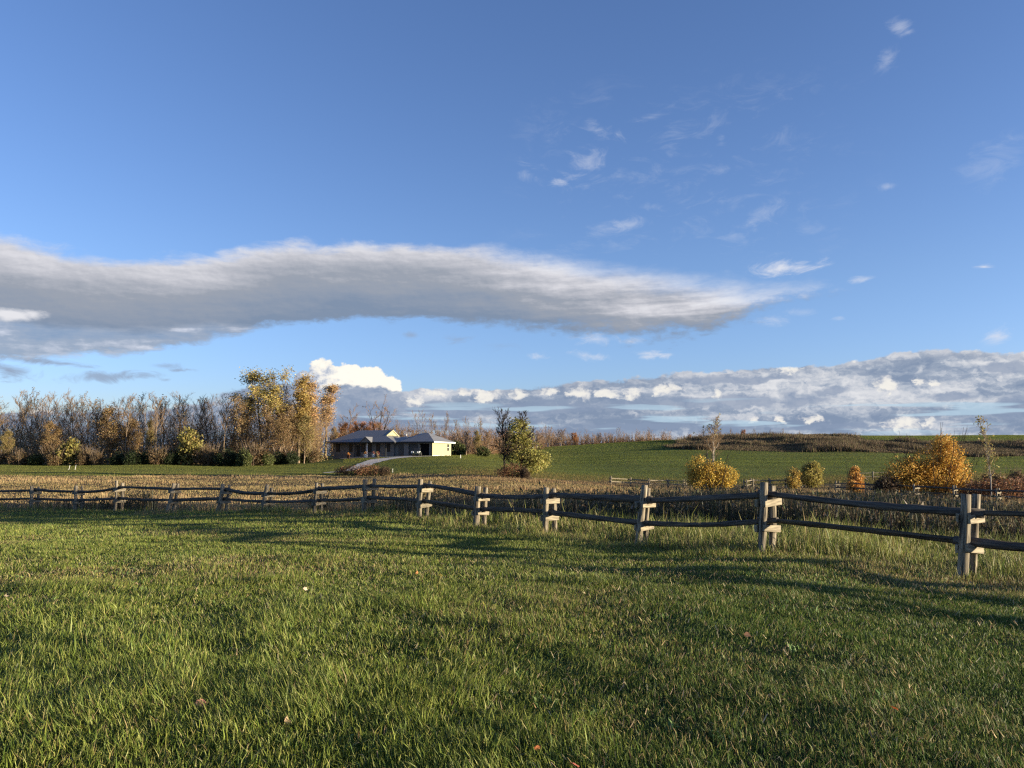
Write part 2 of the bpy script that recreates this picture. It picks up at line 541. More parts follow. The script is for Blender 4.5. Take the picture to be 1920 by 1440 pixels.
tag(link('meadow_grass', mesh_np('meadow_grass', V, T, C), M['straw']), 'tan dry meadow grass between the fence and the house lawn', 'meadow', kind='stuff')

HROT = R(-18)                       # the house front turns a little to the left
HX, HY, _ = at(810, 855, 160)       # front corner of the garage
HZ = h1(HX, HY)


def drive_mask(x, y):
    """gravel apron and drive in front of the house"""
    px = np.array([(812, 856), (745, 859), (700, 866), (668, 877), (630, 886)], float)
    pts = []
    for (p, r_, Y) in ((800, 857, 157), (760, 859, 155.5), (716, 864, 151), (684, 873, 138), (655, 882, 124), (610, 887, 118)):
        X, Yy, _z = at(p, r_, Y)
        pts.append((X, Yy))
    wd = [1.0, 2.2, 2.3, 1.5, .8, .5]
    best = np.full(np.shape(x), 1e9)
    for k in range(len(pts) - 1):
        (ax, ay), (bx, by) = pts[k], pts[k + 1]
        dx, dy = bx - ax, by - ay
        t = np.clip(((x - ax) * dx + (y - ay) * dy) / (dx * dx + dy * dy), 0, 1)
        d = np.hypot(x - ax - t * dx, y - ay - t * dy) - (wd[k] * (1 - t) + wd[k + 1] * t)
        best = np.minimum(best, d)
    # apron along the house front
    ca, sa = math.cos(HROT), math.sin(HROT)
    u = (x - HX) * ca + (y - HY) * sa
    v = -(x - HX) * sa + (y - HY) * ca
    ap = np.maximum(np.maximum(-u - 19, u + 3.0), np.maximum(v - .0, -v - 3.6))
    return np.minimum(best, ap)


rng = rs(31)
for d0, d1, dens, wsc in ((92, 150, 34.0, .62), (150, 215, 20.0, .85), (215, 320, 7.0, 1.3)):
    x, y = scatter(rng, d0, d1, dens, -.75, .8)
    lawn, strip, weeds, mead, field, berm = zones(x, y)
    q = x / y
    k = field & ~((y > 146) & (q < -.21)) & (drive_mask(x, y) > .1) & ~((np.abs((x - HX) * math.cos(HROT) + (y - HY) * math.sin(HROT) + 11) < 11.6) & (np.abs(-(x - HX) * math.sin(HROT) + (y - HY) * math.cos(HROT) - 5) < 5.2))
    xx, yy = x[k], y[k]
    N = len(xx); q = xx / yy
    bn = fbm(xx * .03, yy * .06, 4)
    hill = sstep(.02, .10, q) * sstep(118, 128, yy)
    rough_ = sstep(-.10, -.06, q) * sstep(.9, .7, q) * sstep(128, 112, yy + 22 * (fbm(xx * .06, yy * .06, 3) - .5))    # weedy margin under the hill
    stripes = .93 + .22 * (np.sin(yy * .55 + 3 * fbm(xx * .02, yy * .02, 2)) * .5 + .5)
    green = np.array((.145, .154, .042)) * (1 - hill[:, None]) + np.array((.112, .134, .037)) * hill[:, None]
    wd = pick(rng, N, [(.22, .175, .07), (.13, .12, .04), (.17, .115, .06)], [.4, .4, .2])
    wf = np.clip(.9 * rough_ + .14 * sstep(.5, .7, bn), 0, 1)
    col = np.where((rng.rand(N) < wf)[:, None], wd, green * (stripes * (.8 + .4 * bn))[:, None])
    col = jitter(rng, col, .12)
    h = (.15 + .07 * rng.rand(N)) * (1 + 1.6 * rough_ * rng.rand(N)) * wsc
    w = (.085 + .06 * rng.rand(N)) * wsc
    fld.append(blades(xx, yy, hgt(xx, yy) - .02, h, w, np.abs(rng.randn(N)) * .55 + .2, col, rng, False, tipc=1.0))
    k = berm
    xx, yy = x[k], y[k]
    xx = np.repeat(xx, 2) + rng.randn(2 * len(xx)) * .4; yy = np.repeat(yy, 2) + rng.randn(2 * len(yy)) * .4
    N = len(xx)
    cl = fbm(xx * .09, yy * .09, 4)
    h = (.40 + 1.35 * sstep(.4, .7, cl)) * (.4 + .8 * rng.rand(N))
    w = .10 + .16 * rng.rand(N)
    col = jitter(rng, pick(rng, N, [(.115, .083, .050), (.082, .060, .038), (.165, .122, .07), (.105, .102, .043)], [.4, .3, .15, .15]), .3)
    brm.append(blades(xx, yy, hgt(xx, yy) - .03, h, w, np.abs(rng.randn(N)) * .35 + .1, col, rng, False))
V, T, C = merge(fld)
tag(link('field_grass', mesh_np('field_grass', V, T, C), M['field']), 'short green grass of the house lawn and the hill field', 'grass', kind='stuff')
V, T, C = merge(brm)
tag(link('brush', mesh_np('brush', V, T, C), M['straw']), 'brown weedy brush covering the top of the hill', 'brush', kind='stuff')
#@@NEXT


# ----------------------------------------------------------------- fences
def unit(v):
    v = np.array(v, float)
    return v / max(np.linalg.norm(v), 1e-9)


def log(mb, p0, p1, r0, r1, rng, sides=10, segs=5, rough=.12, flat=None, sag=0.0, wob=.008):
    """an irregular pole from p0 to p1; flat=(normal, amount) splits it to a half log"""
    p0, p1 = np.array(p0, float), np.array(p1, float)
    ax = unit(p1 - p0)
    L = np.linalg.norm(p1 - p0)
    up = np.array((0, 0, 1.0)) if abs(ax[2]) < .8 else np.array((0, 1.0, 0))
    a = unit(np.cross(ax, up)); b = np.cross(a, ax)
    prof = 1 + rough * (rng.rand(sides) * 2 - 1)
    ga = rng.rand(3) * 40
    vs, gs, fs = [], [], []
    bend = rng.randn(2) * wob * (segs > 1)
    for i in range(segs + 1):
        t = i / segs
        r = (r0 + (r1 - r0) * t) * (1 + rough * .9 * (rng.rand() - .5))
        w = math.sin(math.pi * t)
        c = p0 + ax * L * t + (a * bend[0] + b * bend[1]) * w * L - np.array((0, 0, sag)) * w
        jit = 1 + rough * .55 * (rng.rand(sides) * 2 - 1)
        for k in range(sides):
            th = 2 * math.pi * k / sides
            rr = r * prof[k] * jit[k]
            e = a * math.cos(th) * rr + b * math.sin(th) * rr
            if flat is not None:
                d = e @ flat[0]
                if d > r * flat[1]:
                    e = e - flat[0] * (d - r * flat[1])
            vs.append(c + e)
            gs.append((t * L + ga[0], rr * math.cos(th) + ga[1], rr * math.sin(th) + ga[2]))
    for i in range(segs):
        for k in range(sides):
            k2 = (k + 1) % sides
            fs.append((i * sides + k, i * sides + k2, (i + 1) * sides + k2, (i + 1) * sides + k))
    fs.append(tuple(range(sides))[::-1])
    fs.append(tuple(segs * sides + k for k in range(sides)))
    mb.add(vs, fs, gs)
    return mb


def board(mb, c, ax, up, L, H, W, rng):
    """a rough sawn block centred at c"""
    ax = unit(ax); up = unit(np.array(up) - ax * (np.array(up) @ ax)); sd = np.cross(ax, up)
    vs, gs = [], []
    ga = rng.rand(3) * 40
    for sx in (-1, 1):
        for sy in (-1, 1):
            for sz in (-1, 1):
                j = rng.randn(3) * .008
                p = np.array(c) + ax * (sx * L / 2 + j[0]) + sd * (sy * W / 2 + j[1] * .5) + up * (sz * H / 2 + j[2])
                vs.append(p); gs.append((sx * L / 2 + ga[0], sy * W / 2 + ga[1], sz * H / 2 + ga[2]))
    mb.add(vs, [(0, 1, 3, 2), (4, 6, 7, 5), (0, 4, 5, 1), (2, 3, 7, 6), (0, 2, 6, 4), (1, 5, 7, 3)], gs)
    return mb


def split_rail_fence(nodes, label, group=None, seed=1, detail=True, rp=.074, rr=.058, rail_m='wood_rail'):
    """nodes: (x, y, ground z, height, lean_near, lean_far, pair gap). Posts stand in pairs with the rails between them on cross blocks."""
    rng = rs(seed)
    root = empty('split_rail_fence', (nodes[len(nodes) // 2][0], nodes[len(nodes) // 2][1], nodes[len(nodes) // 2][2]))
    tag(root, label, 'fence', group)
    off = -np.array(root.location)
    n = len(nodes)
    P = np.array([nd[:3] for nd in nodes], float) + off
    sd_, sg = (12, 7) if detail else (6, 1)
    lev = []
    for k, nd in enumerate(nodes):
        tan = unit((P[min(k + 1, n - 1)] - P[max(k - 1, 0)]) * (1, 1, 0))
        nor = np.array((-tan[1], tan[0], 0))
        if nor[1] < 0: nor = -nor
        H, l0, l1, gap = nd[3:7]
        if len(nd) > 7:                                          # the pair stands askew to the fence line
            nor = unit((nd[7][0], nd[7][1], 0))
            tan = np.array((nor[1], -nor[0], 0))
        base0 = P[k] - (0, 0, .25); base1 = P[k] + nor * gap - (0, 0, .25)
        top0 = P[k] + (l0, .03 * rng.randn(), H); top1 = P[k] + nor * gap + np.array((l1, .03 * rng.randn(), H * (.97 + .03 * rng.randn())))
        r0 = rp * (1 + .1 * rng.randn()); r1 = rp * (.86 + .08 * rng.randn())
        log(MB(), base0, top0, r0 * 1.06, r0 * .92, rng, sd_, sg).build('post', M['wood'], root, True)
        log(MB(), base1, top1, r1 * 1.04, r1 * .9, rng, sd_, sg).build('post', M['wood'], root, True)
        mid = lambda f: (base0 + (top0 - base0) * f + base1 + (top1 - base1) * f) / 2
        zz = []
        for f in (.81 + .012 * rng.randn(), .45 + .015 * rng.randn()):
            g = (f * H + .25) / (H + .25)
            m = mid(g)
            zz.append(m)
            for s in (1, -1):
                if not detail and s < 0: continue
                side = -tan * s if tan[0] < 0 else tan * s
                c = m + side * (max(r0, r1) * .78 + .026) - np.array((0, 0, rr + .058)) + nor * (.02 * rng.randn())
                ax = nor + np.array((0, 0, .045 * rng.randn()))
                board(MB(), c, ax, (0, 0, 1), gap + .15 + .05 * rng.rand(), .115 + .02 * rng.rand(), .05, rng).build('cross_block', M['wood_pale'], root, bevel=.008 if detail else 0)
        lev.append((zz, nor, tan))
    for k in range(n - 1):
        for j in (0, 1):
            a, nora, ta = lev[k][0][j], lev[k][1], lev[k][2]
            b, norb, tb = lev[k + 1][0][j], lev[k + 1][1], lev[k + 1][2]
            d = unit(b - a)
            s = 1 if k % 2 else -1
            pa = a - d * .20 + nora * .028 * s + (0, 0, .012 * rng.randn() + .02 * s)
            pb = b + d * .20 - norb * .028 * s + (0, 0, .012 * rng.randn() - .02 * s)
            r0 = rr * (.98 + .36 * rng.rand()); r1 = rr * (.82 + .26 * rng.rand())
            if rng.rand() < .5: r0, r1 = r1, r0
            fl = (unit(rng.randn(3) + np.array((0, -1.2, .3))), .25 + .5 * rng.rand())
            log(MB(), pa, pb, r0, r1, rng, 9 if detail else 5, 15 if detail else 1, .20, fl, .015 + .02 * rng.rand(), .010).build('rail', M[rail_m], root, detail)
    return root


nodes = []
for k in range(len(fx)):
    j = min(max(k - 4, 0), len(NODES) - 1)
    (b0, t0, b1, t1) = NODES[j]
    Y = fy[k]
    l0, l1 = (t0[0] - b0[0]) / F * fy[max(k, 4)] * 1.1, (t1[0] - b1[0]) / F * fy[max(k, 4)] * 1.1
    sep = np.array(((b1[0] - b0[0]) / F * (fy[max(k, 4)] + .2) + .2 * fx[max(k, 4)] / fy[max(k, 4)], .2))
    gap = float(np.clip(np.linalg.norm(sep), .30, .46))
    nodes.append((fx[k], fy[k], h1(fx[k], fy[k]), fh[k], l0, l1 + .03 * math.sin(5 * k), gap, sep))
split_rail_fence(nodes, 'weathered grey split rail fence of paired posts running across the lawn in the foreground', None, 5)


def chain(pxs, Y0, L, H, lean=.05, seed=3):
    """fence nodes on successive bearings, panel length L, receding"""
    r = rs(seed)
    X, Y = ray(pxs[0], 900)[0] * Y0, Y0
    out = []
    for k, p in enumerate(pxs):
        u = ray(p, 900)[0]
        if k:
            a, b, c = u * u + 1, -2 * (u * X + Y), X * X + Y * Y - L * L
            D = b * b - 4 * a * c
            Y = (-b + math.sqrt(max(D, 0))) / 2 / a
            X = u * Y
        out.append((X, Y, h1(X, Y), H * (1 + .04 * r.randn()), lean * r.randn(), lean * r.randn(), .34))
    return out


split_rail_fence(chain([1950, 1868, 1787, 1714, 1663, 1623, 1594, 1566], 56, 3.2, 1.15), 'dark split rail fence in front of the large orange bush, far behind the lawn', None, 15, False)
fb = [(*at(p, 0, Y)[:2], h1(*at(p, 0, Y)[:2]), 1.2, .05 * math.sin(p), .04, .34) for p, Y in
      ((1136, 99), (1170, 100), (1203, 99), (1236, 100), (1264, 97), (1305, 93), (1339, 94))]
split_rail_fence(fb, 'sunlit split rail fence section across the meadow, left of the yellow bush', None, 16, False, rail_m='wood_pale')  # rails take the pale wood to paint in sunlight on them
fb = [(*at(p, 0, Y)[:2], h1(*at(p, 0, Y)[:2]), 1.3, .03 * math.sin(p), .03, .34) for p, Y in
      ((1376, 93), (1388, 96), (1418, 97), (1447, 97), (1474, 98))]
split_rail_fence(fb, 'sunlit split rail fence section between the yellow bush and the two small round bushes', None, 17, False, rail_m='wood_pale')  # sunlight on these rails is put in by the paler wood
# pale gate-like section on the slope
gx = [(1573, 108), (1601, 108), (1630, 108), (1661, 108), (1690, 109)]
g0 = at(1630, 0, 108)
gate = tag(empty('paddock_fence', (g0[0], g0[1], h1(g0[0], g0[1]))), 'pale two rail fence with a diagonal brace on the slope behind the orange sapling', 'fence')
rng = rs(19)
off = -np.array(gate.location)
gp = []
for p, Y in gx:
    X, Yy, _ = at(p, 0, Y)
    b = np.array((X, Yy, h1(X, Yy))) + off
    gp.append(b)
    log(MB(), b - (0, 0, .2), b + (0, 0, 1.25), .09, .085, rng, 6, 1).build('post', M['wood_pale'], gate, True)
for a, b in zip(gp[:-1], gp[1:]):
    for z in (.55, 1.05):
        log(MB(), a + (0, 0, z), b + (0, 0, z), .05, .05, rng, 5, 1).build('rail', M['wood_pale'], gate)
log(MB(), gp[0] + (0, -.1, 1.0), gp[0] + unit(gp[1] - gp[0]) * 1.4 + (0, -.1, .1), .05, .05, rng, 5, 1).build('brace', M['wood_pale'], gate)


# ----------------------------------------------------------------- trees
def tubes(segs, sides):
    """segs (N,8): p0, p1, r0, r1 -> verts, quads"""
    s = np.array(segs, dtype=np.float64)
    p0, p1, r0, r1 = s[:, 0:3], s[:, 3:6], s[:, 6], s[:, 7]
    ax = p1 - p0
    ax /= np.maximum(np.linalg.norm(ax, axis=1, keepdims=True), 1e-9)
    up = np.where(np.abs(ax[:, 2:3]) < .9, np.array([[0, 0, 1.0]]), np.array([[1.0, 0, 0]]))
    a = np.cross(ax, up); a /= np.linalg.norm(a, axis=1, keepdims=True)
    b = np.cross(a, ax)
    th = np.arange(sides) * 2 * np.pi / sides
    ring = a[:, None] * np.cos(th)[None, :, None] + b[:, None] * np.sin(th)[None, :, None]
    V = np.concatenate([p0[:, None] + ring * r0[:, None, None], p1[:, None] + ring * r1[:, None, None]], 1)
    k = np.arange(sides); k2 = (k + 1) % sides
    q = np.stack([k, k2, k2 + sides, k + sides], -1)
    T = (np.arange(len(s))[:, None, None] * 2 * sides + q[None]).reshape(-1, 4)
    return V.reshape(-1, 3), T


def limb(rng, p, d, L, r0, r1, n, up, wob, segs):
    pts = [np.array(p, float)]
    d = unit(d)
    for i in range(n):
        d = unit(d + rng.randn(3) * wob + np.array((0, 0, up)))
        q = pts[-1] + d * L / n
        ra, rb = r0 + (r1 - r0) * i / n, r0 + (r1 - r0) * (i + 1) / n
        segs.append((*pts[-1], *q, ra, rb))
        pts.append(q)
    return pts


def skeleton(seed, H, tr=.14, first=.3, nl=16, spread=.28, ang=35, up=.10, sub=5, tw=5, wob=.10, lean=(0, 0), fork=0, twr=.016, topdown=.75, sublen=.42):
    """a branching tree: trunk and limb segments, twig segments and the twig end points"""
    rng = rs(seed)
    big, fine, tips = [], [], []
    trunks = [(np.zeros(3), np.array((lean[0], lean[1], 1.0)), H, tr)]
    if fork:
        trunks = []
        st = limb(rng, (0, 0, -.2), (lean[0], lean[1], 1), H * .12, tr * 1.3, tr * 1.1, 2, 0, .02, big)
        for k in range(fork):
            a = 6.28 * k / fork + rng.rand()
            trunks.append((st[-1], np.array((math.cos(a) * .22, math.sin(a) * .22, 1)), H * (.85 + .1 * rng.rand()), tr * .8))
    for (b, d, HH, r) in trunks:
        pts = limb(rng, b if fork else (0, 0, -.2), d, HH, r, r * .12, 12, .03, .035, big)
        n = nl if not fork else max(5, nl // fork + 2)
        g = rng.rand() * 6.28
        for i in range(n):
            t = first + (1 - first) * ((i + rng.rand() * .8) / n)
            t = min(t, .985)
            k = min(int(t * 12), 11)
            p = pts[k] + (pts[k + 1] - pts[k]) * (t * 12 - k)
            g += 2.4 + rng.randn() * .4
            an = R(ang * (.7 + .6 * rng.rand()))
            dd = np.array((math.cos(g) * math.sin(an), math.sin(g) * math.sin(an), math.cos(an)))
            L = spread * HH * (1 - topdown * (t - first) / (1 - first)) * (.65 + .6 * rng.rand())
            rr = max(r * .42 * (1 - .7 * t), twr * 1.4)
            lp = limb(rng, p, dd, L, rr, twr, 5, up, wob, big)
            for j in range(sub):
                tt = .25 + .75 * (j + rng.rand()) / sub
                kk = min(int(tt * 5), 4)
                q = lp[kk] + (lp[kk + 1] - lp[kk]) * (tt * 5 - kk)
                ld = unit(lp[kk + 1] - lp[kk])
                sd = unit(ld + unit(rng.randn(3)) * .75 + np.array((0, 0, .18)))
                sl = max(L * sublen * (.6 + .6 * rng.rand()), .35)
                sp = limb(rng, q, sd, sl, twr * 1.15, twr * .75, 3, up, wob * 1.2, fine)
                for m in range(tw):
                    ta = .2 + .8 * rng.rand()
                    ka = min(int(ta * 3), 2)
                    qq = sp[ka] + (sp[ka + 1] - sp[ka]) * (ta * 3 - ka)
                    td = unit(unit(sp[ka + 1] - sp[ka]) + unit(rng.randn(3)) * .8 + np.array((0, 0, .15)))
                    tl = sl * (.35 + .4 * rng.rand())
                    tp = limb(rng, qq, td, tl, twr * .8, twr * .45, 2, up, wob, fine)
                    tips.append(tp[-1]); tips.append(tp[1])
    return big, fine, np.array(tips)


def leaf_quads(P, size, cols, rng, squash=1.0):
    N = len(P)
    a = rng.randn(N, 3); a /= np.linalg.norm(a, axis=1, keepdims=True)
    b = rng.randn(N, 3); b -= a * (a * b).sum(1, keepdims=True); b /= np.linalg.norm(b, axis=1, keepdims=True)
    s = (size * (.55 + .9 * rng.rand(N)))[:, None]
    V = np.stack([P - a * s * .6, P + b * s * .34, P + a * s * .6, P - b * s * .34], 1).reshape(-1, 3)
    T = (np.arange(N)[:, None] * 4 + np.array([[0, 1, 2, 3]]))
    return V, T, np.repeat(cols, 4, 0)


def crown_leaves(seed, tips, n, size, pal, pw, sp=.25, zlo=-9, keep=None):
    rng = rs(seed)
    P = tips[rng.randint(0, len(tips), n * 3)] + rng.randn(n * 3, 3) * sp
    c = fbm(P[:, 0] * .7 + P[:, 1] * .5 + 20, P[:, 2] * .7 + P[:, 1] * .4 + 30, 3)
    k = (c + .18 * rng.randn(len(P)) > .45) & (P[:, 2] > zlo)
    if keep is not None: k &= keep(P, rng)
    P = P[k][:n]
    hue = fbm(P[:, 0] * .45 + 3, P[:, 2] * .45 + P[:, 1] * .3, 2)
    w = np.array(pw)[None] * (.15 + rng.rand(len(P), len(pal))) ** 2
    w[:, 0] *= .4 + 1.4 * hue; w[:, -1] *= 1.8 - 1.4 * hue
    col = jitter(rng, mixc(pal, w), .3)
    return leaf_quads(P, size, col, rng)


def blob_leaves(seed, blobs, n, size, pal, pw, clump=1.2, shell=.55):
    """leaves through a bush built of ellipsoids (cx, cy, cz, rx, ry, rz); ragged outline with gaps"""
    rng = rs(seed)
    vol = np.array([b[3] * b[4] * b[5] for b in blobs]) ** .62
    out = []
    for b, f in zip(blobs, vol / vol.sum()):
        m = int(n * f * 2)
        d = rng.randn(m, 3); d /= np.linalg.norm(d, axis=1, keepdims=True)
        rad_ = shell + (1 - shell) * rng.rand(m) + .05 * rng.randn(m)
        rad_ = np.where(rng.rand(m) < .3, rng.rand(m) ** .5, rad_)
        lump = .55 + .85 * fbm(d[:, 0] * 2.4 + b[0] * 3 + 9 + d[:, 1] * 1.7, d[:, 2] * 2.4 + d[:, 1] * 1.3 + 5, 3)
        p = np.array(b[:3]) + d * (rad_ * lump)[:, None] * np.array(b[3:])
        out.append(p)
    P = np.concatenate(out)
    P = P[P[:, 2] > .02]
    c = fbm(P[:, 0] * clump * 1.6 + P[:, 1] * clump + 11, P[:, 2] * clump * 1.6 + P[:, 1] * .7 * clump + 7, 3)
    P = P[c + .12 * rng.randn(len(P)) > .43][:n]
    hue = fbm(P[:, 0] * .6 + 3, P[:, 2] * .6 + P[:, 1] * .3, 2)
    w = np.array(pw)[None] * (.15 + rng.rand(len(P), len(pal))) ** 2
    w[:, 0] *= .4 + 1.4 * hue; w[:, -1] *= 1.8 - 1.4 * hue
    col = jitter(rng, mixc(pal, w), .28)
    return leaf_quads(P, size, col, rng)


def stems(seed, n, w, H, r=.03, up=.12):
    rng = rs(seed)
    segs = []
    for k in range(n):
        a = rng.rand() * 6.28
        o = rng.rand() ** .5 * w
        p = (math.cos(a) * o * .35, math.sin(a) * o * .35, -.15)
        pts = limb(rng, p, (math.cos(a) * o / max(H, .1), math.sin(a) * o / max(H, .1), 1), H * (.7 + .5 * rng.rand()), r, r * .35, 5, up, .08, segs)
        for j in range(4):
            i = rng.randint(1, 5)
            limb(rng, pts[i], unit(pts[i] - pts[i - 1]) + unit(rng.randn(3)) * .7, H * .3 * rng.rand() + .1, r * .5, r * .25, 2, .1, .1, segs)
    return segs


PROTO = {}


def proto(key, H, big, fine, leaves, wood, twig, lm='leaf', sides=6):
    d = {'H': H}
    V, T = tubes(big, sides)
    me = mesh_np('trunk', V, T, None, True); me.materials.append(M[wood]); d['trunk'] = me
    d['twigs'] = d['crown'] = None
    if fine is not None and len(fine):
        V, T = tubes(fine, 3)
        me = mesh_np('twigs', V, T); me.materials.append(M[twig]); d['twigs'] = me
    if leaves is not None:
        V, T, C = leaves
        me = mesh_np('crown', V, T, C); me.materials.append(M[lm]); d['crown'] = me
    def ztop(me, pc):
        v = np.empty(len(me.vertices) * 3, dtype=np.float32)
        me.vertices.foreach_get('co', v)
        return float(np.percentile(v[2::3], pc))
    d['H'] = max([ztop(d['twigs'], 99.6)] if d['twigs'] else [0]) if d['crown'] is None or d['twigs'] else ztop(d['crown'], 99.7)
    if d['twigs'] and d['crown']: d['H'] = max(d['H'], ztop(d['crown'], 99.5))
    PROTO[key] = d


def plant(key, x, y, H, label, cat='tree', group=None, name='tree', wid=1.0, rz=None, sink=.05, seed=0, z=None, trunkname='trunk'):
    p = PROTO[key]
    root = empty(name, (x, y, (h1(x, y) if z is None else z) - sink), rs(seed + 17).rand() * 6.28 if rz is None else rz)
    s = H / p['H']
    root.scale = (s * wid, s * wid, s)
    tag(root, label, cat, group)
    for k, nm in (('trunk', trunkname), ('twigs', 'twigs'), ('crown', 'crown')):
        if p[k] is not None:
            o = bpy.data.objects.new(nm, p[k]); COL.objects.link(o); o.parent = root
    return root


# --- kinds of tree
for k in range(6):
    b, f, t = skeleton(100 + k, 13, .12, [.34, .42, .30, .46, .38, .30][k], 17, [.29, .25, .33, .24, .27, .31][k], [36, 30, 40, 28, 33, 38][k], .13, 6, 6, .10, fork=[0, 0, 2, 0, 0, 3][k], twr=.015, topdown=.6)
    lv = crown_leaves(60 + k, t, 260, .20, [(.22, .15, .07), (.17, .15, .06), (.12, .08, .04)], (1, .8, .6), .2, -9) if k in (1, 4) else None
    proto('bare%d' % k, 13, b, f, lv, 'bark_grey', 'twig_grey')
b, f, t = skeleton(120, 12, .26, .28, 16, .38, 48, .07, 6, 5, .13, fork=3, twr=.02, topdown=.55)
proto('oak', 12, b, f, crown_leaves(3, t, 120, .2, [(.2, .15, .07), (.12, .08, .04)], (1, 1), .1), 'bark_dark', 'twig_brown')
b, f, t = skeleton(121, 10, .22, .30, 18, .38, 50, .10, 6, 5, .10, twr=.02, topdown=.5)
proto('round_bare', 10, b, f, None, 'bark_grey', 'twig_brown')
b, f, t = skeleton(122, 7.5, .20, .10, 20, .42, 42, .08, 6, 5, .12, fork=4, twr=.022, topdown=.5)
proto('scrub', 7.5, b, f, crown_leaves(5, t, 500, .22, [(.20, .10, .05), (.15, .10, .05), (.10, .07, .04)], (1, 1, 1), .25), 'bark_grey', 'twig_brown')
b, f, t = skeleton(123, 7.5, .16, .2, 20, .36, 38, .08, 6, 5, .12, fork=3, twr=.022, topdown=.5)
proto('scrub_bare', 7.5, b, f, None, 'bark_grey', 'twig_brown')
# golden poplars: leaves mostly in the upper half
for k, (pal, pw, lo) in enumerate(((((.44, .34, .11), (.34, .29, .09), (.26, .21, .075)), (1.2, 1, .5), 7.5),
                                   (((.40, .27, .09), (.34, .24, .08), (.28, .22, .075)), (1, 1, .5), 5.0),
                                   (((.50, .33, .16), (.42, .27, .12), (.30, .21, .11)), (1, 1, .5), 5.5),
                                   (((.26, .17, .085), (.21, .16, .07), (.32, .21, .10)), (1, 1, .6), 2.5))):
    b, f, t = skeleton(140 + k, 17, .24, [.33, .28, .34, .22][k], 20, [.28, .17, .16, .25][k], [40, 24, 26, 36][k], .13, 6, 5, .09, fork=[2, 0, 0, 2][k], twr=.02, topdown=[.35, .6, .5, .6][k])
    lv = crown_leaves(40 + k, t, [9500, 8000, 6000, 6000][k], .21, pal, pw, .42, lo)
    proto('poplar%d' % k, 17, b, f, lv, 'bark_grey', 'twig_brown')
# rust oaks, olive bronze trees, yellow-green tree
b, f, t = skeleton(150, 9, .2, .2, 20, .42, 50, .08, 6, 5, .1, twr=.02, topdown=.5)
proto('rust', 9, b, f, crown_leaves(50, t, 8500, .18, [(.40, .17, .055), (.31, .135, .05), (.24, .13, .06)], (1.1, 1, .6), .3), 'bark_dark', 'twig_brown')
b, f, t = skeleton(151, 9, .16, .12, 22, .34, 40, .09, 6, 5, .1, twr=.02, topdown=.5)
proto('olive', 9, b, f, crown_leaves(51, t, 7500, .17, [(.28, .235, .08), (.21, .19, .07), (.24, .15, .065)], (1, 1, .8), .3), 'bark_grey', 'twig_brown')
proto('brown_leafy', 9, b, f, crown_leaves(52, t, 6500, .17, [(.30, .19, .08), (.22, .15, .07), (.18, .135, .065)], (1, 1, .8), .3), 'bark_grey', 'twig_brown')
b, f, t = skeleton(153, 8, .17, .10, 30, .36, 52, .10, 7, 5, .1, twr=.018, topdown=.82)
proto('yellow_green', 8, b, f, blob_leaves(53, [(.9, 0, 1.6, 1.9, 1.8, 1.4), (1.6, 0, 2.3, 1.3, 1.2, 1.2), (.2, 0, 3.2, 1.9, 1.7, 1.5), (-.3, 0, 4.4, 1.6, 1.4, 1.4), (-.2, 0, 5.5, 1.35, 1.3, 1.3), (-.3, 0, 6.5, 1.15, 1.1, 1.1), (-.3, 0, 6.6, 1.0, .9, 1.1), (-.4, 0, 7.4, .75, .7, .8), (-.4, 0, 7.5, .6, .6, .8)], 9000, .16, [(.33, .305, .075), (.25, .24, .06), (.43, .38, .14), (.155, .15, .047)], (1, 1, .5, .6), .9, .45), 'bark_dark', 'twig_dark')
b, f, t = skeleton(154, 8.6, .15, .22, 26, .27, 46, .14, 7, 6, .13, twr=.02, topdown=.5, sublen=.5)
proto('dark_vine', 8.6, b, f, crown_leaves(54, t, 1500, .13, [(.07, .052, .038), (.05, .045, .03), (.10, .075, .05)], (1, 1, .7), .2, 1.0, lambda P, r: P[:, 2] < 6.2), 'bark_dark', 'twig_dark')
b, f, t = skeleton(155, 8, .085, .36, 16, .36, 30, .20, 6, 6, .08, twr=.012, topdown=.6)
proto('birch', 8, b, f, crown_leaves(55, t, 150, .17, [(.25, .22, .06), (.15, .14, .05)], (1, 1), .1, 6.6), 'bark_pale', 'twig_grey')
b, f, t = skeleton(156, 6, .055, .25, 20, .20, 30, .16, 4, 4, .10, twr=.009, topdown=.6)
proto('aspen', 6, b, f, crown_leaves(56, t, 420, .12, [(.42, .33, .11), (.30, .26, .08), (.22, .19, .07)], (1, 1, .7), .1, 1.0), 'bark_pale', 'twig_grey')
OR = [(.58, .34, .06), (.48, .26, .045), (.62, .43, .11), (.38, .22, .06)]
YE = [(.54, .37, .06), (.42, .30, .06), (.32, .25, .06), (.48, .28, .05)]


def bush(key, H, blobs, n, size, pal, pw, nst=16, r=.028, wood='bark_dark', clump=1.2, seed=1, shell=.55):
    w = max(abs(b[0]) + b[3] for b in blobs)
    proto(key, H, stems(seed, nst, w * .85, H * 1.0, r), None, blob_leaves(seed + 1, blobs, n, size, pal, pw, clump, shell), wood, wood, sides=4)


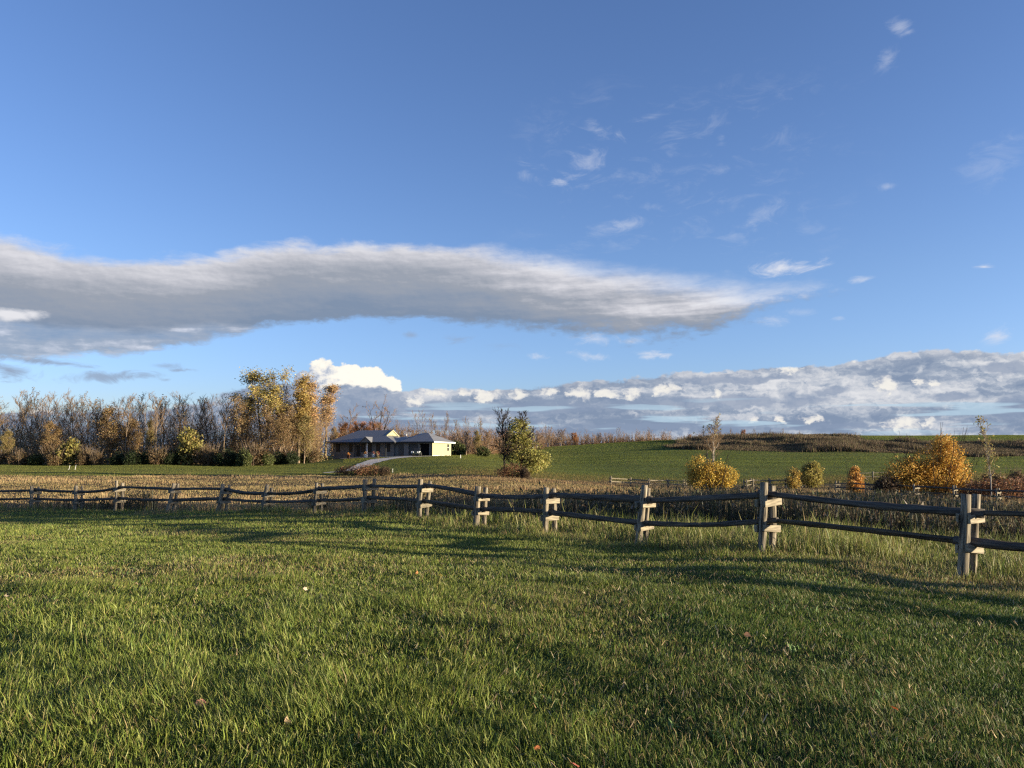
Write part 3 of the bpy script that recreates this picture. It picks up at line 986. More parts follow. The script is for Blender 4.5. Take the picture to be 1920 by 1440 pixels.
bush('orange_big', 5.0, [(-2.5, 0, 1.5, 1.9, 1.6, 1.65), (-1.3, .1, 1.9, 1.6, 1.5, 1.7), (-.2, -.1, 1.7, 1.6, 1.4, 1.7), (.9, 0, 1.6, 1.8, 1.5, 1.7), (.8, 0, 2.9, 1.45, 1.3, 1.4), (.75, 0, 3.9, .95, .9, .95), (.75, 0, 4.5, .5, .5, .6), (1.9, .1, .9, 1.1, 1.0, 1.0), (-3.4, 0, .9, 1.1, 1.0, .9)], 26000, .115, OR, (1.1, 1, .7, .6), 34, .03, clump=1.0, seed=61, shell=.5)
bush('yellow_willow', 3.5, [(-1.0, 0, 1.5, 1.4, 1.3, 1.55), (.3, .1, 1.4, 1.4, 1.3, 1.35), (1.4, 0, 1.1, 1.15, 1.1, 1.1), (-.9, 0, 2.6, .8, .7, .7)], 8500, .125, YE, (1, 1, .8, .9), 30, seed=63)
bush('round_bush', 2.6, [(0, 0, 1.3, 1.25, 1.2, 1.25), (.2, 0, 1.9, .8, .8, .7)], 4200, .13, [(.31, .27, .07), (.38, .29, .075), (.22, .20, .06)], (1, 1, .7), 20, seed=65)
bush('small_gold', 1.9, [(0, 0, .9, .75, .7, .95)], 1800, .12, [(.48, .33, .08), (.40, .27, .07), (.30, .23, .07)], (1, 1, .6), 12, seed=67)
bush('orange_sapling', 2.2, [(0, 0, .85, .72, .7, .85), (0, 0, 1.45, .45, .45, .7)], 2200, .12, [(.58, .29, .075), (.50, .25, .06), (.54, .36, .10)], (1, 1, .7), 12, seed=69)
bush('dark_shrub', 2.4, [(0, 0, 1.0, 1.6, 1.3, 1.15), (-1.0, 0, .7, 1.1, 1.0, .8), (.9, .1, .9, 1.1, 1, 1.0)], 3600, .15, [(.085, .055, .035), (.06, .05, .03), (.11, .065, .035)], (1, 1, .7), 40, .022, seed=71)
bush('evergreen', 3.6, [(0, 0, 1.5, 1.9, 1.6, 1.7), (-1.1, 0, 1.1, 1.3, 1.2, 1.2), (1.2, .1, 1.2, 1.3, 1.2, 1.3)], 5200, .19, [(.022, .035, .012), (.03, .045, .015), (.04, .05, .02)], (1, 1, .5), 12, seed=73)
bush('green_shrub', 3.2, [(0, 0, 1.3, 1.5, 1.3, 1.4), (-.9, 0, .9, 1.1, 1, 1.0), (.9, .1, 1.0, 1.1, 1, 1.2)], 3000, .21, [(.085, .10, .03), (.06, .08, .025), (.12, .12, .04)], (1, 1, .7), 16, seed=75)
bush('brown_shrub', 3.4, [(0, 0, 1.4, 1.7, 1.4, 1.5), (-1.1, 0, 1.0, 1.2, 1, 1.1), (1.0, .1, 1.3, 1.2, 1, 1.3)], 2600, .20, [(.16, .10, .05), (.11, .075, .04), (.14, .115, .05)], (1, 1, .8), 40, .03, 'bark_grey', seed=77)
bush('yellow_shrub', 3.4, [(0, 0, 1.5, 1.4, 1.2, 1.6), (.6, 0, 2.4, .9, .8, .9)], 2600, .20, [(.25, .22, .06), (.18, .17, .05), (.22, .16, .06)], (1, 1, .7), 16, seed=79)
bush('red_brush', 1.5, [(0, 0, .65, 1.5, 1.2, .75), (-1.1, 0, .5, 1, .9, .55), (1.1, 0, .6, 1, .9, .65)], 1900, .11, [(.24, .10, .05), (.16, .08, .045), (.18, .13, .06)], (1, 1, .8), 40, .014, seed=81)

# --- where they stand
ORD = ['first', 'second', 'third', 'fourth', 'fifth', 'sixth', 'seventh', 'eighth', 'ninth', 'tenth', 'eleventh', 'twelfth', 'thirteenth', 'fourteenth']


def height_for(px, top, Y):
    x, y, zt = at(px, top, Y)
    return x, y, zt - h1(x, y)


# landmarks of the left wood: (px, top, depth, kind, name, label, short name, width factor)
LM = [
    (14, 806, 143, 'olive', 'leafy_tree', 'low olive leafy tree at the left edge of the picture', 'the low olive tree at the left edge', 1.0),
    (97, 790, 146, 'brown_leafy', 'leafy_tree', 'bronze leafy tree with a green tinge, left part of the bare wood', 'the bronze green leafy tree', 1.3),
    (128, 822, 142, 'yellow_shrub', 'shrub', 'yellow green shrub at the wood edge below bare trees, left of the bronze tree', 'the yellow green shrub', 1.0),
    (207, 762, 147, 'brown_leafy', 'leafy_tree', 'tall golden brown leafy tree in the middle of the left wood', 'the golden brown leafy tree', 1.3),
    (246, 786, 148, 'brown_leafy', 'leafy_tree', 'brown leafy tree with a rounded crown beside the golden brown one', 'the round brown tree', 1.3),
    (283, 785, 146, 'olive', 'leafy_tree', 'narrow green leaved tree among bare trunks in the left wood', 'the narrow green tree', .55),
    (358, 803, 143, 'yellow_shrub', 'shrub', 'pale yellow leafy young tree in front of bare trees, left of the dark evergreen', 'the pale yellow young tree', .9),
    (428, 840, 140, 'evergreen', 'shrub', 'dark round evergreen shrub at the end of the left wood', 'the dark evergreen shrub', 1.0),
    (458, 841, 139, 'green_shrub', 'shrub', 'light green shrub just right of the dark evergreen shrub', 'the light green shrub', .8),
]
for k, (px, top, Y, kind, nm, lab, short, w) in enumerate(LM):
    x, y, H = height_for(px, top, Y)
    plant(kind, x, y, H, lab, 'shrub' if nm == 'shrub' else 'tree', None, nm, w, seed=k * 3 + 1, trunkname='stem' if nm == 'shrub' else 'trunk')
BARE = [(-14, 742), (8, 738), (24, 745), (41, 733), (58, 726), (73, 729), (88, 737), (108, 752), (130, 743), (143, 738), (160, 732), (171, 742), (186, 752), (199, 747),
        (222, 742), (241, 736), (260, 734), (272, 739), (292, 744), (310, 741), (328, 737), (340, 735), (352, 748), (369, 745), (379, 741), (398, 746), (411, 740), (424, 744), (438, 737), (450, 744)]
rng = rs(5)
cnt = {}
for k, (px, top) in enumerate(BARE):
    Y = 145 + 9 * rng.rand() + (k % 3) * 3
    x, y, H = height_for(px, top, Y)
    i = min(range(len(LM)), key=lambda i: abs(LM[i][0] - px))
    side = 'left' if px < LM[i][0] else 'right'
    same = sorted([abs(b[0] - LM[i][0]) for b in BARE if min(range(len(LM)), key=lambda m: abs(LM[m][0] - b[0])) == i and (b[0] < LM[i][0]) == (px < LM[i][0])])
    o = same.index(abs(px - LM[i][0]))
    lab = '%s bare grey tree %s of %s' % (ORD[o], side, LM[i][6])
    plant('bare%d' % (k % 6), x, y, H, lab, 'tree', 'bare trees of the wood at left', 'bare_tree', 1.05 + .4 * rng.rand(), seed=k)
# low shrubs along the foot of the left wood
LOW = [(40, 846, 'brown_shrub', 'brown'), (70, 850, 'green_shrub', 'green'), (160, 842, 'brown_shrub', 'brown'), (182, 848, 'brown_shrub', 'brown'), (226, 846, 'evergreen', 'dark green'), (250, 844, 'evergreen', 'dark green'),
       (300, 840, 'brown_shrub', 'brown'), (326, 843, 'evergreen', 'dark green'), (390, 838, 'brown_shrub', 'brown'), (105, 843, 'brown_shrub', 'brown'), (275, 846, 'green_shrub', 'green'), (-5, 846, 'brown_shrub', 'brown')]
for k, (px, top, kind, c) in enumerate(LOW):
    x, y, H = height_for(px, top, 140.5 + 2 * rng.rand())
    i = min(range(len(LM)), key=lambda i: abs(LM[i][0] - px))
    side = 'left' if px < LM[i][0] else 'right'
    oth = [b for b in LOW if b[3] == c and min(range(len(LM)), key=lambda m: abs(LM[m][0] - b[0])) == i and (b[0] < LM[i][0]) == (px < LM[i][0])]
    pre = '' if len(oth) == 1 else ('nearer ' if abs(px - LM[i][0]) == min(abs(b[0] - LM[i][0]) for b in oth) else 'farther ')
    plant(kind, x, y, H, '%slow %s shrub, wood edge, %s of %s' % (pre, c, side, LM[i][6]), 'shrub', 'low shrubs along the foot of the left wood', 'shrub', .9 + .4 * rng.rand(), seed=k + 50, trunkname='stem')
# the tall golden stand left of the house
STAND = [
    (497, 692, 150, 'poplar0', 'tallest tree of the golden stand, crown of yellow leaves above bare limbs', 1.45),
    (461, 742, 148, 'poplar3', 'brown leafy tree at the left end of the golden stand', 1.5),
    (476, 738, 158, 'bare0', 'bare grey tree between the brown tree and the tallest golden tree', .9),
    (520, 760, 146, 'poplar3', 'brown sparsely leaved tree just right of the tallest golden tree', 1.4),
    (540, 697, 156, 'bare4', 'tall bare silvery tree between the tallest golden tree and the golden column', .9),
    (553, 752, 160, 'bare3', 'bare tree behind the left side of the golden column tree', 1.0),
    (563, 705, 151, 'poplar1', 'narrow golden column shaped tree in the middle of the stand', 1.6),
    (584, 714, 153, 'poplar2', 'pinkish gold narrow tree leaning on the right of the golden column', 1.4),
    (578, 775, 157, 'poplar3', 'low brown green tree below the pinkish gold tree', 1.1),
    (613, 720, 182, 'poplar2', 'separate pale gold tree at the right end of the stand', 1.5),
    (600, 765, 176, 'bare5', 'bare dark tree between the two pale gold trees', .8),
    (530, 748, 153, 'poplar3', 'brown leaved tree behind the silvery bare tree in the golden stand', 1.4),
    (541, 785, 146, 'poplar3', 'low brown leafy tree in front of the silvery bare tree', 1.5),
    (628, 800, 180, 'brown_leafy', 'rusty brown tree touching the left end of the house roof', .8),
    (572, 776, 148, 'olive', 'olive leaved tree under the golden column tree', 1.0),
]
for k, (px, top, Y, kind, lab, w) in enumerate(STAND):
    x, y, H = height_for(px, top, Y)
    plant(kind, x, y, H, lab, 'tree', None, 'poplar_tree' if 'poplar' in kind else 'tree', w, seed=k + 80)
for k, (px, top, kind, lab, w) in enumerate((
        (478, 836, 'brown_shrub', 'brown shrub under the brown tree left of the golden stand', 1.2),
        (502, 848, 'green_shrub', 'green shrub at the foot of the tallest golden tree', 1.0),
        (522, 846, 'evergreen', 'dark green shrub right of the foot of the tallest golden tree', 1.1),
        (548, 846, 'evergreen', 'dark green shrub at the foot of the silvery bare tree', 1.1),
        (572, 845, 'green_shrub', 'green shrub at the foot of the golden column tree', 1.1),
        (585, 840, 'brown_shrub', 'brown shrub near the house, right of the green shrub under the golden column', 1.0),
        (598, 851, 'green_shrub', 'green bush against the left end of the house', 1.0))):
    x, y, H = height_for(px, top, 143 + (px > 520) * 3 + (px > 560) * 6 + (px > 590) * 12)
    plant(kind, x, y, H, lab, 'shrub', None, 'shrub', w, seed=k + 120, trunkname='stem')
# wood behind the house
BACK = [
    (648, 792, 190, 'rust', 'rust brown oak behind the left end of the house roof', 1.0), (672, 790, 194, 'rust', 'rust brown oak behind the start of the main roof ridge', 1.0),
    (700, 791, 192, 'rust', 'bright rust orange oak behind the middle of the main roof ridge', 1.05), (730, 798, 196, 'scrub', 'reddish brown thicket tree behind the roof gable', 1.0),
    (657, 757, 198, 'round_bare', 'bare tree with a round fan crown above the rust oaks', 1.0),
    (712, 738, 188, 'oak', 'large bare spreading tree behind the main roof, tallest behind the house', 1.0),
    (752, 800, 190, 'scrub', 'reddish thicket tree behind the low link roof', 1.0), (778, 802, 193, 'scrub', 'reddish thicket tree left of the garage roof peak', 1.0),
    (790, 768, 197, 'bare2', 'tall bare tree behind the left slope of the garage roof', .9), (808, 774, 195, 'bare0', 'bare tree behind the garage roof peak', .9),
    (800, 806, 190, 'scrub', 'reddish thicket tree behind the garage roof peak', 1.0), (835, 771, 196, 'bare3', 'slender bare tree above the right slope of the garage roof', .9),
    (826, 805, 189, 'scrub_bare', 'bare thicket tree behind the right slope of the garage roof', 1.0), (850, 800, 188, 'scrub_bare', 'bare thicket tree just right of the garage eave', 1.0),
    (863, 785, 192, 'bare1', 'bare tree standing clear of the garage, nearest its right wall', .9), (880, 781, 195, 'bare5', 'forked bare tree midway between the garage and the dark tree', .9),
    (900, 779, 198, 'bare4', 'bare tree a little left of the dark vine covered tree', .9), (874, 803, 185, 'scrub', 'brown thicket tree midway between the garage and the dark tree', 1.0),
    (895, 806, 184, 'olive', 'olive leaved thicket tree left of the dark vine covered tree', .9), (915, 803, 186, 'scrub', 'brown thicket tree showing behind the dark vine covered tree', 1.0),
    (856, 826, 180, 'green_shrub', 'green shrub at the right corner of the garage', 1.0), (905, 836, 178, 'green_shrub', 'green shrub in the wood edge left of the dark tree', 1.0),
    (766, 788, 205, 'bare3', 'thin bare tree above the link roof', .8), (745, 785, 206, 'bare0', 'thin bare tree above the gable', .8), (822, 790, 207, 'bare1', 'thin bare tree seen just right of the garage roof peak', .8),
    (645, 806, 182, 'scrub', 'brown thicket tree hugging the left roof slope', 1.0), (685, 800, 200, 'scrub', 'dark red thicket tree between the rust oaks', 1.0),
]
for k, (px, top, Y, kind, lab, w) in enumerate(BACK):
    x, y, H = height_for(px, top, Y)
    plant(kind, x, y, H, lab, 'shrub' if 'shrub' in kind else 'tree', None, 'shrub' if 'shrub' in kind else ('bare_tree' if 'bare' in kind or kind == 'oak' else 'tree'), w, seed=k + 150, trunkname='stem' if 'shrub' in kind else 'trunk')
# trees along and behind the hill crest
CREST = [
    (1012, 803, 250, 'scrub_bare', 'bare purple brown thicket tree just right of the yellow green tree'), (1030, 797, 256, 'scrub_bare', 'tallest bare thicket tree right of the yellow green tree'),
    (1052, 803, 258, 'scrub', 'brown thicket tree left of the orange tree on the hill crest'), (1077, 811, 262, 'rust', 'small orange tree on the hill crest'),
    (1100, 812, 268, 'scrub_bare', 'low grey thicket tree right of the orange crest tree'), (1124, 810, 272, 'scrub', 'low brown thicket tree on the crest, second right of the orange tree'),
    (1158, 800, 276, 'bare2', 'bare upright tree on the hill crest'), (1143, 812, 272, 'scrub_bare', 'low thicket tree just left of the bare upright crest tree'), (1178, 812, 276, 'scrub_bare', 'low thicket tree just right of the bare upright crest tree'),
    (1196, 803, 276, 'round_bare', 'left of two round bare trees on the hill crest'), (1218, 800, 278, 'round_bare', 'larger round bare tree on the hill crest'), (1243, 808, 278, 'scrub_bare', 'bare thicket tree at the right end of the crest grove'),
    (1272, 818, 285, 'scrub_bare', 'tiny bare bush on the skyline between grove and white birch'), (1293, 814, 288, 'rust', 'low rust red tree on the skyline left of the white birch'),
    (1315, 812, 290, 'scrub_bare', 'low bare tree on the skyline directly behind the white birch'), (1348, 804, 290, 'scrub_bare', 'bare tree on the skyline just right of the white birch'), (1370, 801, 292, 'round_bare', 'round bare tree on the skyline right of the white birch'), (1393, 805, 294, 'rust', 'small orange tree on the skyline where the brown hill starts'),
    (1417, 803, 330, 'bare1', 'small lone bare tree on the skyline, right of the small orange skyline tree'), (1445, 804, 335, 'bare3', 'small lone bare tree on the skyline above the left part of the brown hill'), (1468, 803, 332, 'bare0', 'tiny bare tree left of the white marker on the brown hill'), (1500, 806, 338, 'bare4', 'tiny bare tree right of the white marker on the brown hill'),
    (1587, 811, 340, 'bare1', 'left of two tiny bare trees on the right skyline'), (1604, 810, 340, 'bare0', 'right of two tiny bare trees on the right skyline'),
]
for k, (px, top, Y, kind, lab) in enumerate(CREST):
    x, y, H = height_for(px, top, Y)
    plant(kind, x, y, max(H, 1.5), lab, 'tree', None, 'tree' if kind in ('rust', 'scrub') else 'bare_tree', 1.05, seed=k + 190)
# trees and bushes standing in the meadow
for (px, top, Y, kind, nm, cat, lab, w, rz) in (
        (945, 763, 97, 'dark_vine', 'bare_tree', 'tree', 'dark bare tree hung with vines beside the yellow green tree', 1.0, 1.0),
        (978, 770, 98, 'yellow_green', 'leafy_tree', 'tree', 'yellow green leafy tree standing in the meadow', 1.25, .25),
        (1334, 775, 88.5, 'birch', 'birch_tree', 'tree', 'slender white birch with a few leaves at its top', 1.55, 2.0),
        (1332, 855, 86, 'yellow_willow', 'shrub', 'shrub', 'wide yellow bush around the foot of the white birch', 1.0, .15),
        (1487, 877, 96, 'small_gold', 'shrub', 'shrub', 'smaller gold bush left of the round olive bush', .9, 0),
        (1521, 865, 97, 'round_bush', 'shrub', 'shrub', 'round olive yellow bush by the far fence', .9, 0),
        (1602, 874, 74, 'orange_sapling', 'shrub', 'shrub', 'small bright orange bush left of the large orange bush', 1.0, 0),
        (1752, 818, 68, 'orange_big', 'shrub', 'shrub', 'large orange bush with a pointed peak on the right', .93, 0),
        (1664, 890, 67, 'dark_shrub', 'shrub', 'shrub', 'dark brown shrub at the left foot of the large orange bush', .8, .3),
        (1850, 780, 64, 'aspen', 'sapling', 'tree', 'tall thin sapling with sparse yellow leaves right of the large orange bush', 1.0, .5),
        (1880, 896, 66, 'red_brush', 'shrub', 'shrub', 'low reddish brush right of the thin sapling', 1.2, .2),
        (1918, 892, 70, 'red_brush', 'shrub', 'shrub', 'low red brown brush at the right edge of the picture', 1.2, 1.2),
        (1826, 894, 70, 'red_brush', 'shrub', 'shrub', 'low brown brush between the large orange bush and the thin sapling', 1.0, 2.2),
        (1860, 884, 84, 'brown_shrub', 'shrub', 'shrub', 'brown shrub on the slope behind the thin sapling', .9, 2.2),
        (1905, 880, 90, 'brown_shrub', 'shrub', 'shrub', 'brown shrub on the slope near the right edge', .9, 1.2),
        (958, 868, 96, 'red_brush', 'shrub', 'shrub', 'dark red brown brush at the foot of the two meadow trees', .8, .7),
        (985, 876, 95.5, 'dark_shrub', 'shrub', 'shrub', 'low dark brush under the yellow green tree', .7, 1.7),
        (655, 872, 112, 'red_brush', 'shrub', 'shrub', 'reddish brush beside the drive, left end of the row', 1.0, .2),
        (690, 870, 112, 'red_brush', 'shrub', 'shrub', 'reddish brown brush below the drive, middle of the row', 1.1, 1.2),
        (722, 874, 111, 'dark_shrub', 'shrub', 'shrub', 'dark brush below the house lawn, right end of the row', .9, .9)):
    x, y, H = height_for(px, top, Y)
    plant(kind, x, y, H, lab, cat, None, nm, w, rz, seed=int(px), trunkname='stem' if nm == 'shrub' else 'trunk')
# yellow young tree on the house lawn in front of the pots
x, y, H = height_for(709, 846, 142)
plant('aspen', x, y, H, 'thin leafless sapling on the lawn in front of the flower pots', 'tree', None, 'sapling', 1.6, 1.1)

# far wood that reads as one mass: thin stems, twigs and leaf specks behind the counted trees
rng = rs(77)
SEG, LP, LC = [], [], []


def thicket(px0, px1, Y0, Y1, top, n, leafn, pal):
    for _ in range(n):
        px = px0 + (px1 - px0) * rng.rand()
        Y = Y0 + (Y1 - Y0) * rng.rand()
        t = np.interp(px, [p for p, _t in top], [t_ for p, t_ in top]) + rng.randn() * 6
        x, y, H = height_for(px, t, Y)
        if H < .8: continue
        b = np.array((x, y, h1(x, y) - .1))
        sc = Y / 150.0
        H *= .45 + .52 * rng.rand() ** .8
        for _s in range(2):
            a0_ = rng.rand() * 6.28
            pts = limb(rng, b, (.22 * math.cos(a0_), .22 * math.sin(a0_), 1), H * (.8 + .25 * rng.rand()), .035 * sc, .010 * sc, 5, .01, .09, SEG)
            for _j in range(9):
                i = rng.randint(1, 6)
                q = pts[i - 1] + (pts[i] - pts[i - 1]) * rng.rand()
                a = rng.rand() * 6.28
                bp = limb(rng, q, (math.cos(a) * .7, math.sin(a) * .7, .9), H * (.10 + .18 * rng.rand()), .016 * sc, .009 * sc, 2, .12, .12, SEG)
                limb(rng, bp[1], (math.cos(a + 1) * .7, math.sin(a + 1) * .7, .9), H * .12, .011 * sc, .007 * sc, 1, .1, .1, SEG)
                limb(rng, bp[2], (math.cos(a - 1) * .5, math.sin(a - 1) * .5, .9), H * .10, .010 * sc, .007 * sc, 1, .1, .1, SEG)
        m = int(leafn * (.4 + rng.rand()))
        hz = rng.rand(m) ** 1.9 * .8
        P = b + np.stack([rng.randn(m) * 1.1 * sc, rng.randn(m) * 1.1 * sc, hz * H * 1.1], -1)
        LP.append(P)
        LC.append(np.repeat(np.array(pal)[rng.randint(0, len(pal), 1)], m, 0))


thicket(-120, 470, 150, 175, [(-120, 758), (120, 768), (460, 772)], 360, 420, [(.30, .20, .10), (.24, .18, .085), (.34, .24, .12), (.20, .17, .08)])
thicket(440, 600, 153, 172, [(440, 775), (560, 760), (640, 790)], 170, 240, [(.31, .20, .10), (.25, .18, .085), (.32, .25, .10)])
thicket(620, 950, 195, 225, [(620, 795), (720, 795), (780, 800), (960, 800)], 300, 200, [(.36, .19, .085), (.28, .16, .08), (.25, .17, .09)])
thicket(930, 1020, 230, 262, [(930, 803), (1020, 806)], 120, 40, [(.18, .10, .05), (.14, .09, .05)])
thicket(1010, 1260, 262, 300, [(1010, 806), (1130, 812), (1260, 815)], 260, 90, [(.17, .09, .045), (.13, .085, .05)])
thicket(1260, 1400, 292, 315, [(1260, 823), (1340, 812), (1400, 815)], 70, 30, [(.17, .10, .05), (.13, .085, .05)])
V1, T1 = tubes(SEG, 3)
tw = mesh_np('woodland', V1, T1); tw.materials.append(M['twig_brown'])
P = np.concatenate(LP); C0 = jitter(rng, np.concatenate(LC), .35)
V2, T2, C2 = leaf_quads(P, .19, C0, rng)
tag(link('woodland', tw), 'tangle of thin bare stems filling the wood behind the nearer trees', 'woodland', kind='stuff')
tag(link('woodland_leaves', mesh_np('woodland_leaves', V2, T2, C2), M['leaf']), 'brown leaves left on the far wood', 'woodland', kind='stuff')
#@@NEXT2

# ----------------------------------------------------------------- house
M['siding'] = noise_mat('grey_siding', (.15, .15, .15), (.18, .18, .178), 1.2, .8, .2, (1, 1, 6))
M['cream'] = noise_mat('cream_siding', (.30, .275, .165), (.33, .305, .19), 1.2, .75, .2, (1, 1, 6))
M['roof'] = noise_mat('grey_metal_roof', (.13, .13, .132), (.18, .18, .182), .8, .5, .4, (6, .3, .3))
M['dark'] = noise_mat('dark_trim', (.016, .018, .02), (.03, .032, .035), 2, .6, .3)
M['inside'] = noise_mat('bay_shade_black', (.006, .006, .007), (.012, .012, .013), 2, .9, .1)
M['white'] = noise_mat('white_paint', (.72, .71, .68), (.82, .81, .78), 3, .6, .3)
M['glass'] = noise_mat('window_glass', (.015, .018, .022), (.03, .033, .04), .6, .25, .3)
M['door'] = noise_mat('garage_panel', (.045, .05, .055), (.07, .075, .08), 1, .5, .4)
M['gravel'] = noise_mat('gravel', (.60, .51, .39), (.78, .68, .54), 9, .95, .1, bump=.4)

ca, sa = math.cos(HROT), math.sin(HROT)


def house_u(px, v=0.0):
    k = ray(px, 855)[0]
    # HX + u ca - v sa = k (HY + u sa + v ca)
    return (k * (HY + v * ca) - HX + v * sa) / (ca - k * sa)


house = tag(empty('house', (HX, HY, HZ), HROT), 'long low ranch house with grey hip roofs and one cream end wall', 'house')
uL, uM = house_u(624), house_u(738)
WH, DP = 2.75, 10.0
b = MB().box((uL, 0, -1.2), (uM, DP, WH)); b.build('wall', M['siding'], house)
gw = MB().box((uM + .005, .6, -1.2), (-.005, DP - .2, WH)); gwall = gw.build('wall', M['siding'], house)
# garage front with two open bays: piers and header
uB = [(house_u(765.5), house_u(784)), (house_u(787), house_u(804.5))]
pier = MB()
edges = [house_u(757), uB[0][0], uB[0][1], uB[1][0], uB[1][1], -.02]
for i in (0, 2, 4):
    pier.box((edges[i], .0, -.6), (edges[i + 1], .55, 2.45))
pier.box((edges[0], .0, 2.45), (-.02, .55, WH))
pier.build('garage_front', M['siding'], house)
for i, (a, c) in enumerate(uB):
    MB().box((a + .02, .52, -.5), (c - .02, .59, 2.44)).build('bay_shade_panel', M['inside'], house)  # near-black panel painted to stand in for the shade inside the bay
d = MB()
for r in range(4):
    d.box((uB[0][0] + .05, .40, .05 + r * .59), (uB[0][1] - .05, .46, .05 + r * .59 + .56))
d.build('garage_door', M['door'], house)
# cream end wall with plinth, corner board, window
MB().box((.0, -.02, -.9), (.06, DP - .2, WH)).build('end_wall', M['cream'], house)
MB().box((.062, -.03, -1.0), (.12, DP - .19, .12)).build('plinth', M['white'], house)
w = MB().box((.062, 7.6, 1.0), (.10, 8.6, 2.5)).build('window', M['cream'], house)
MB().box((.102, 7.68, 1.08), (.112, 8.52, 2.42)).build('pane', M['glass'], w)
MB().box((.114, 7.66, 1.72), (.122, 8.54, 1.78)).build('glazing_bar', M['white'], w)
MB().box((-.16, -.10, -.7), (.055, -.03, WH)).build('corner_board', M['dark'], house)
# entrance wall of the link
for p0, p1, z1, m, nm in ((739, 743.5, 2.35, 'white', 'side_panel'), (745, 754.5, 2.3, 'door', 'door'), (756.2, 764, 2.35, 'white', 'side_panel')):
    a, c = house_u(p0), house_u(p1)
    mm = M['siding'] if m == 'white' else M['door']
    MB().box((a, .50, -.3), (c, .59 if a > edges[0] - .3 else .595, z1)).build(nm, mm, house)
# windows, entry door, porch posts of the main block
for p0, p1, z0, z1 in ((631, 636.5, .95, 2.35), (655.5, 660, .9, 2.4), (678, 683.5, .9, 2.4), (690.5, 696, .9, 2.4), (706, 712, .9, 2.4), (726, 730.5, .9, 2.4)):
    a, c = house_u(p0), house_u(p1)
    fr = MB().box((a - .08, -.06, z0 - .08), (c + .08, -.005, z1 + .08)).build('window', M['dark'], house)
    MB().box((a + .04, -.075, z0 + .04), (c - .04, -.062, z1 - .04)).build('pane', M['glass'], fr)
a = house_u(668)
dr = MB().box((a, -.05, 0.0), (a + .95, -.005, 2.15)).build('door', M['dark'], house)
MB().box((a + .08, -.09, .95), (a + .14, -.055, 1.05)).build('handle', M['white'], dr)
for p in (665.5, 688.0, 723.0):
    a = house_u(p, -1.2)
    MB().box((a - .09, -1.30, -.5), (a + .09, -1.12, 2.6)).build('porch_post', M['white'] if p == 688.0 else M['dark'], house, bevel=.01)


def roof(polys, name='roof', m='roof', th=.16, parent=house):
    mb = MB()
    for p in polys:
        p = [np.array(q, float) for q in p]
        nn = unit(np.cross(p[1] - p[0], p[2] - p[0]))
        if nn[2] < 0: nn = -nn
        k = len(p)
        vs = [q for q in p] + [q - np.array((0, 0, th)) for q in p]
        fs = [tuple(range(k)), tuple(range(2 * k - 1, k - 1, -1))] + [(i, k + i, k + (i + 1) % k, (i + 1) % k) for i in range(k)]
        mb.add(vs, fs, [(q[0], q[1], q[2]) for q in vs])
    return mb.build(name, M[m], parent)


ez, rh = WH + .10, 2.55
e0, e1, v0, v1 = uL - .75, uM + .9, -1.5, DP + .7
vm = (v0 + v1) / 2
rl, rr_ = house_u(672, vm), house_u(735, vm)
t = .52
g1 = (rr_, v0 + (vm - v0) * t, ez + rh * t); g2 = (rr_, v1 - (v1 - vm) * t, ez + rh * t); top = (rr_, vm, ez + rh); tl = (rl, vm, ez + rh)
E = [(e0, v0, ez), (e1, v0, ez), (e1, v1, ez), (e0, v1, ez)]
main_roof = roof([(E[0], E[1], g1, top, tl), (E[2], E[3], tl, top, g2), (E[3], E[0], tl), (E[1], E[2], g2, g1)])
gp_ = MB().add([(rr_ + .05, g1[1] + .25, g1[2] + .05), (rr_ + .05, g2[1] - .25, g2[2] + .05), (rr_ + .05, vm, ez + rh - .12), (rr_ - .1, g1[1] + .25, g1[2] + .05), (rr_ - .1, g2[1] - .25, g2[2] + .05), (rr_ - .1, vm, ez + rh - .12)],
                [(0, 1, 2), (5, 4, 3), (0, 3, 4, 1), (1, 4, 5, 2), (2, 5, 3, 0)]).build('gable', M['cream'], house)
rk = MB()
for (ga, gb) in ((g1, top), (g2, top)):
    ga, gb = np.array(ga), np.array(gb)
    o1 = np.array((.22, 0, 0)); dz = np.array((0, 0, .26)); up_ = np.array((0, 0, .05))
    vs = [ga + up_, gb + up_, gb + up_ - dz, ga + up_ - dz, ga + up_ + o1, gb + up_ + o1, gb + up_ - dz + o1, ga + up_ - dz + o1]
    rk.add(vs, [(0, 1, 2, 3), (7, 6, 5, 4), (0, 4, 5, 1), (1, 5, 6, 2), (2, 6, 7, 3), (3, 7, 4, 0)])
rk.build('rake_board', M['cream'], house)
fa = MB()
fa.box((e0, v0 - .03, ez - .30), (e1, v0 - .002, ez - .02))
fa.box((e1 + .002, v0, ez - .30), (e1 + .03, v1, ez - .02))
fa.build('fascia', M['dark'], house)
# porch gable over the entry
pu = house_u(687, -1.5); pv0, pv1, ph, pw = -2.1, 2.4, 1.05, 1.25
pr = roof([((pu - pw, pv0, ez + .02), (pu, pv0, ez + ph), (pu, pv1 + .3, ez + ph), (pu - pw, pv1 - 1.6, ez + .02)),
           ((pu + pw, pv0, ez + .02), (pu, pv0, ez + ph), (pu, pv1 + .3, ez + ph), (pu + pw, pv1 - 1.6, ez + .02))], 'porch_roof', th=.1)
MB().add([(pu - pw + .12, pv0 + .08, ez - .1), (pu + pw - .12, pv0 + .08, ez - .1), (pu, pv0 + .08, ez + ph - .14), (pu - pw + .12, pv0 + .2, ez - .1), (pu + pw - .12, pv0 + .2, ez - .1), (pu, pv0 + .2, ez + ph - .14)],
         [(0, 1, 2), (5, 4, 3), (0, 3, 4, 1), (1, 4, 5, 2), (2, 5, 3, 0)]).build('porch_gable', M['siding'], house)
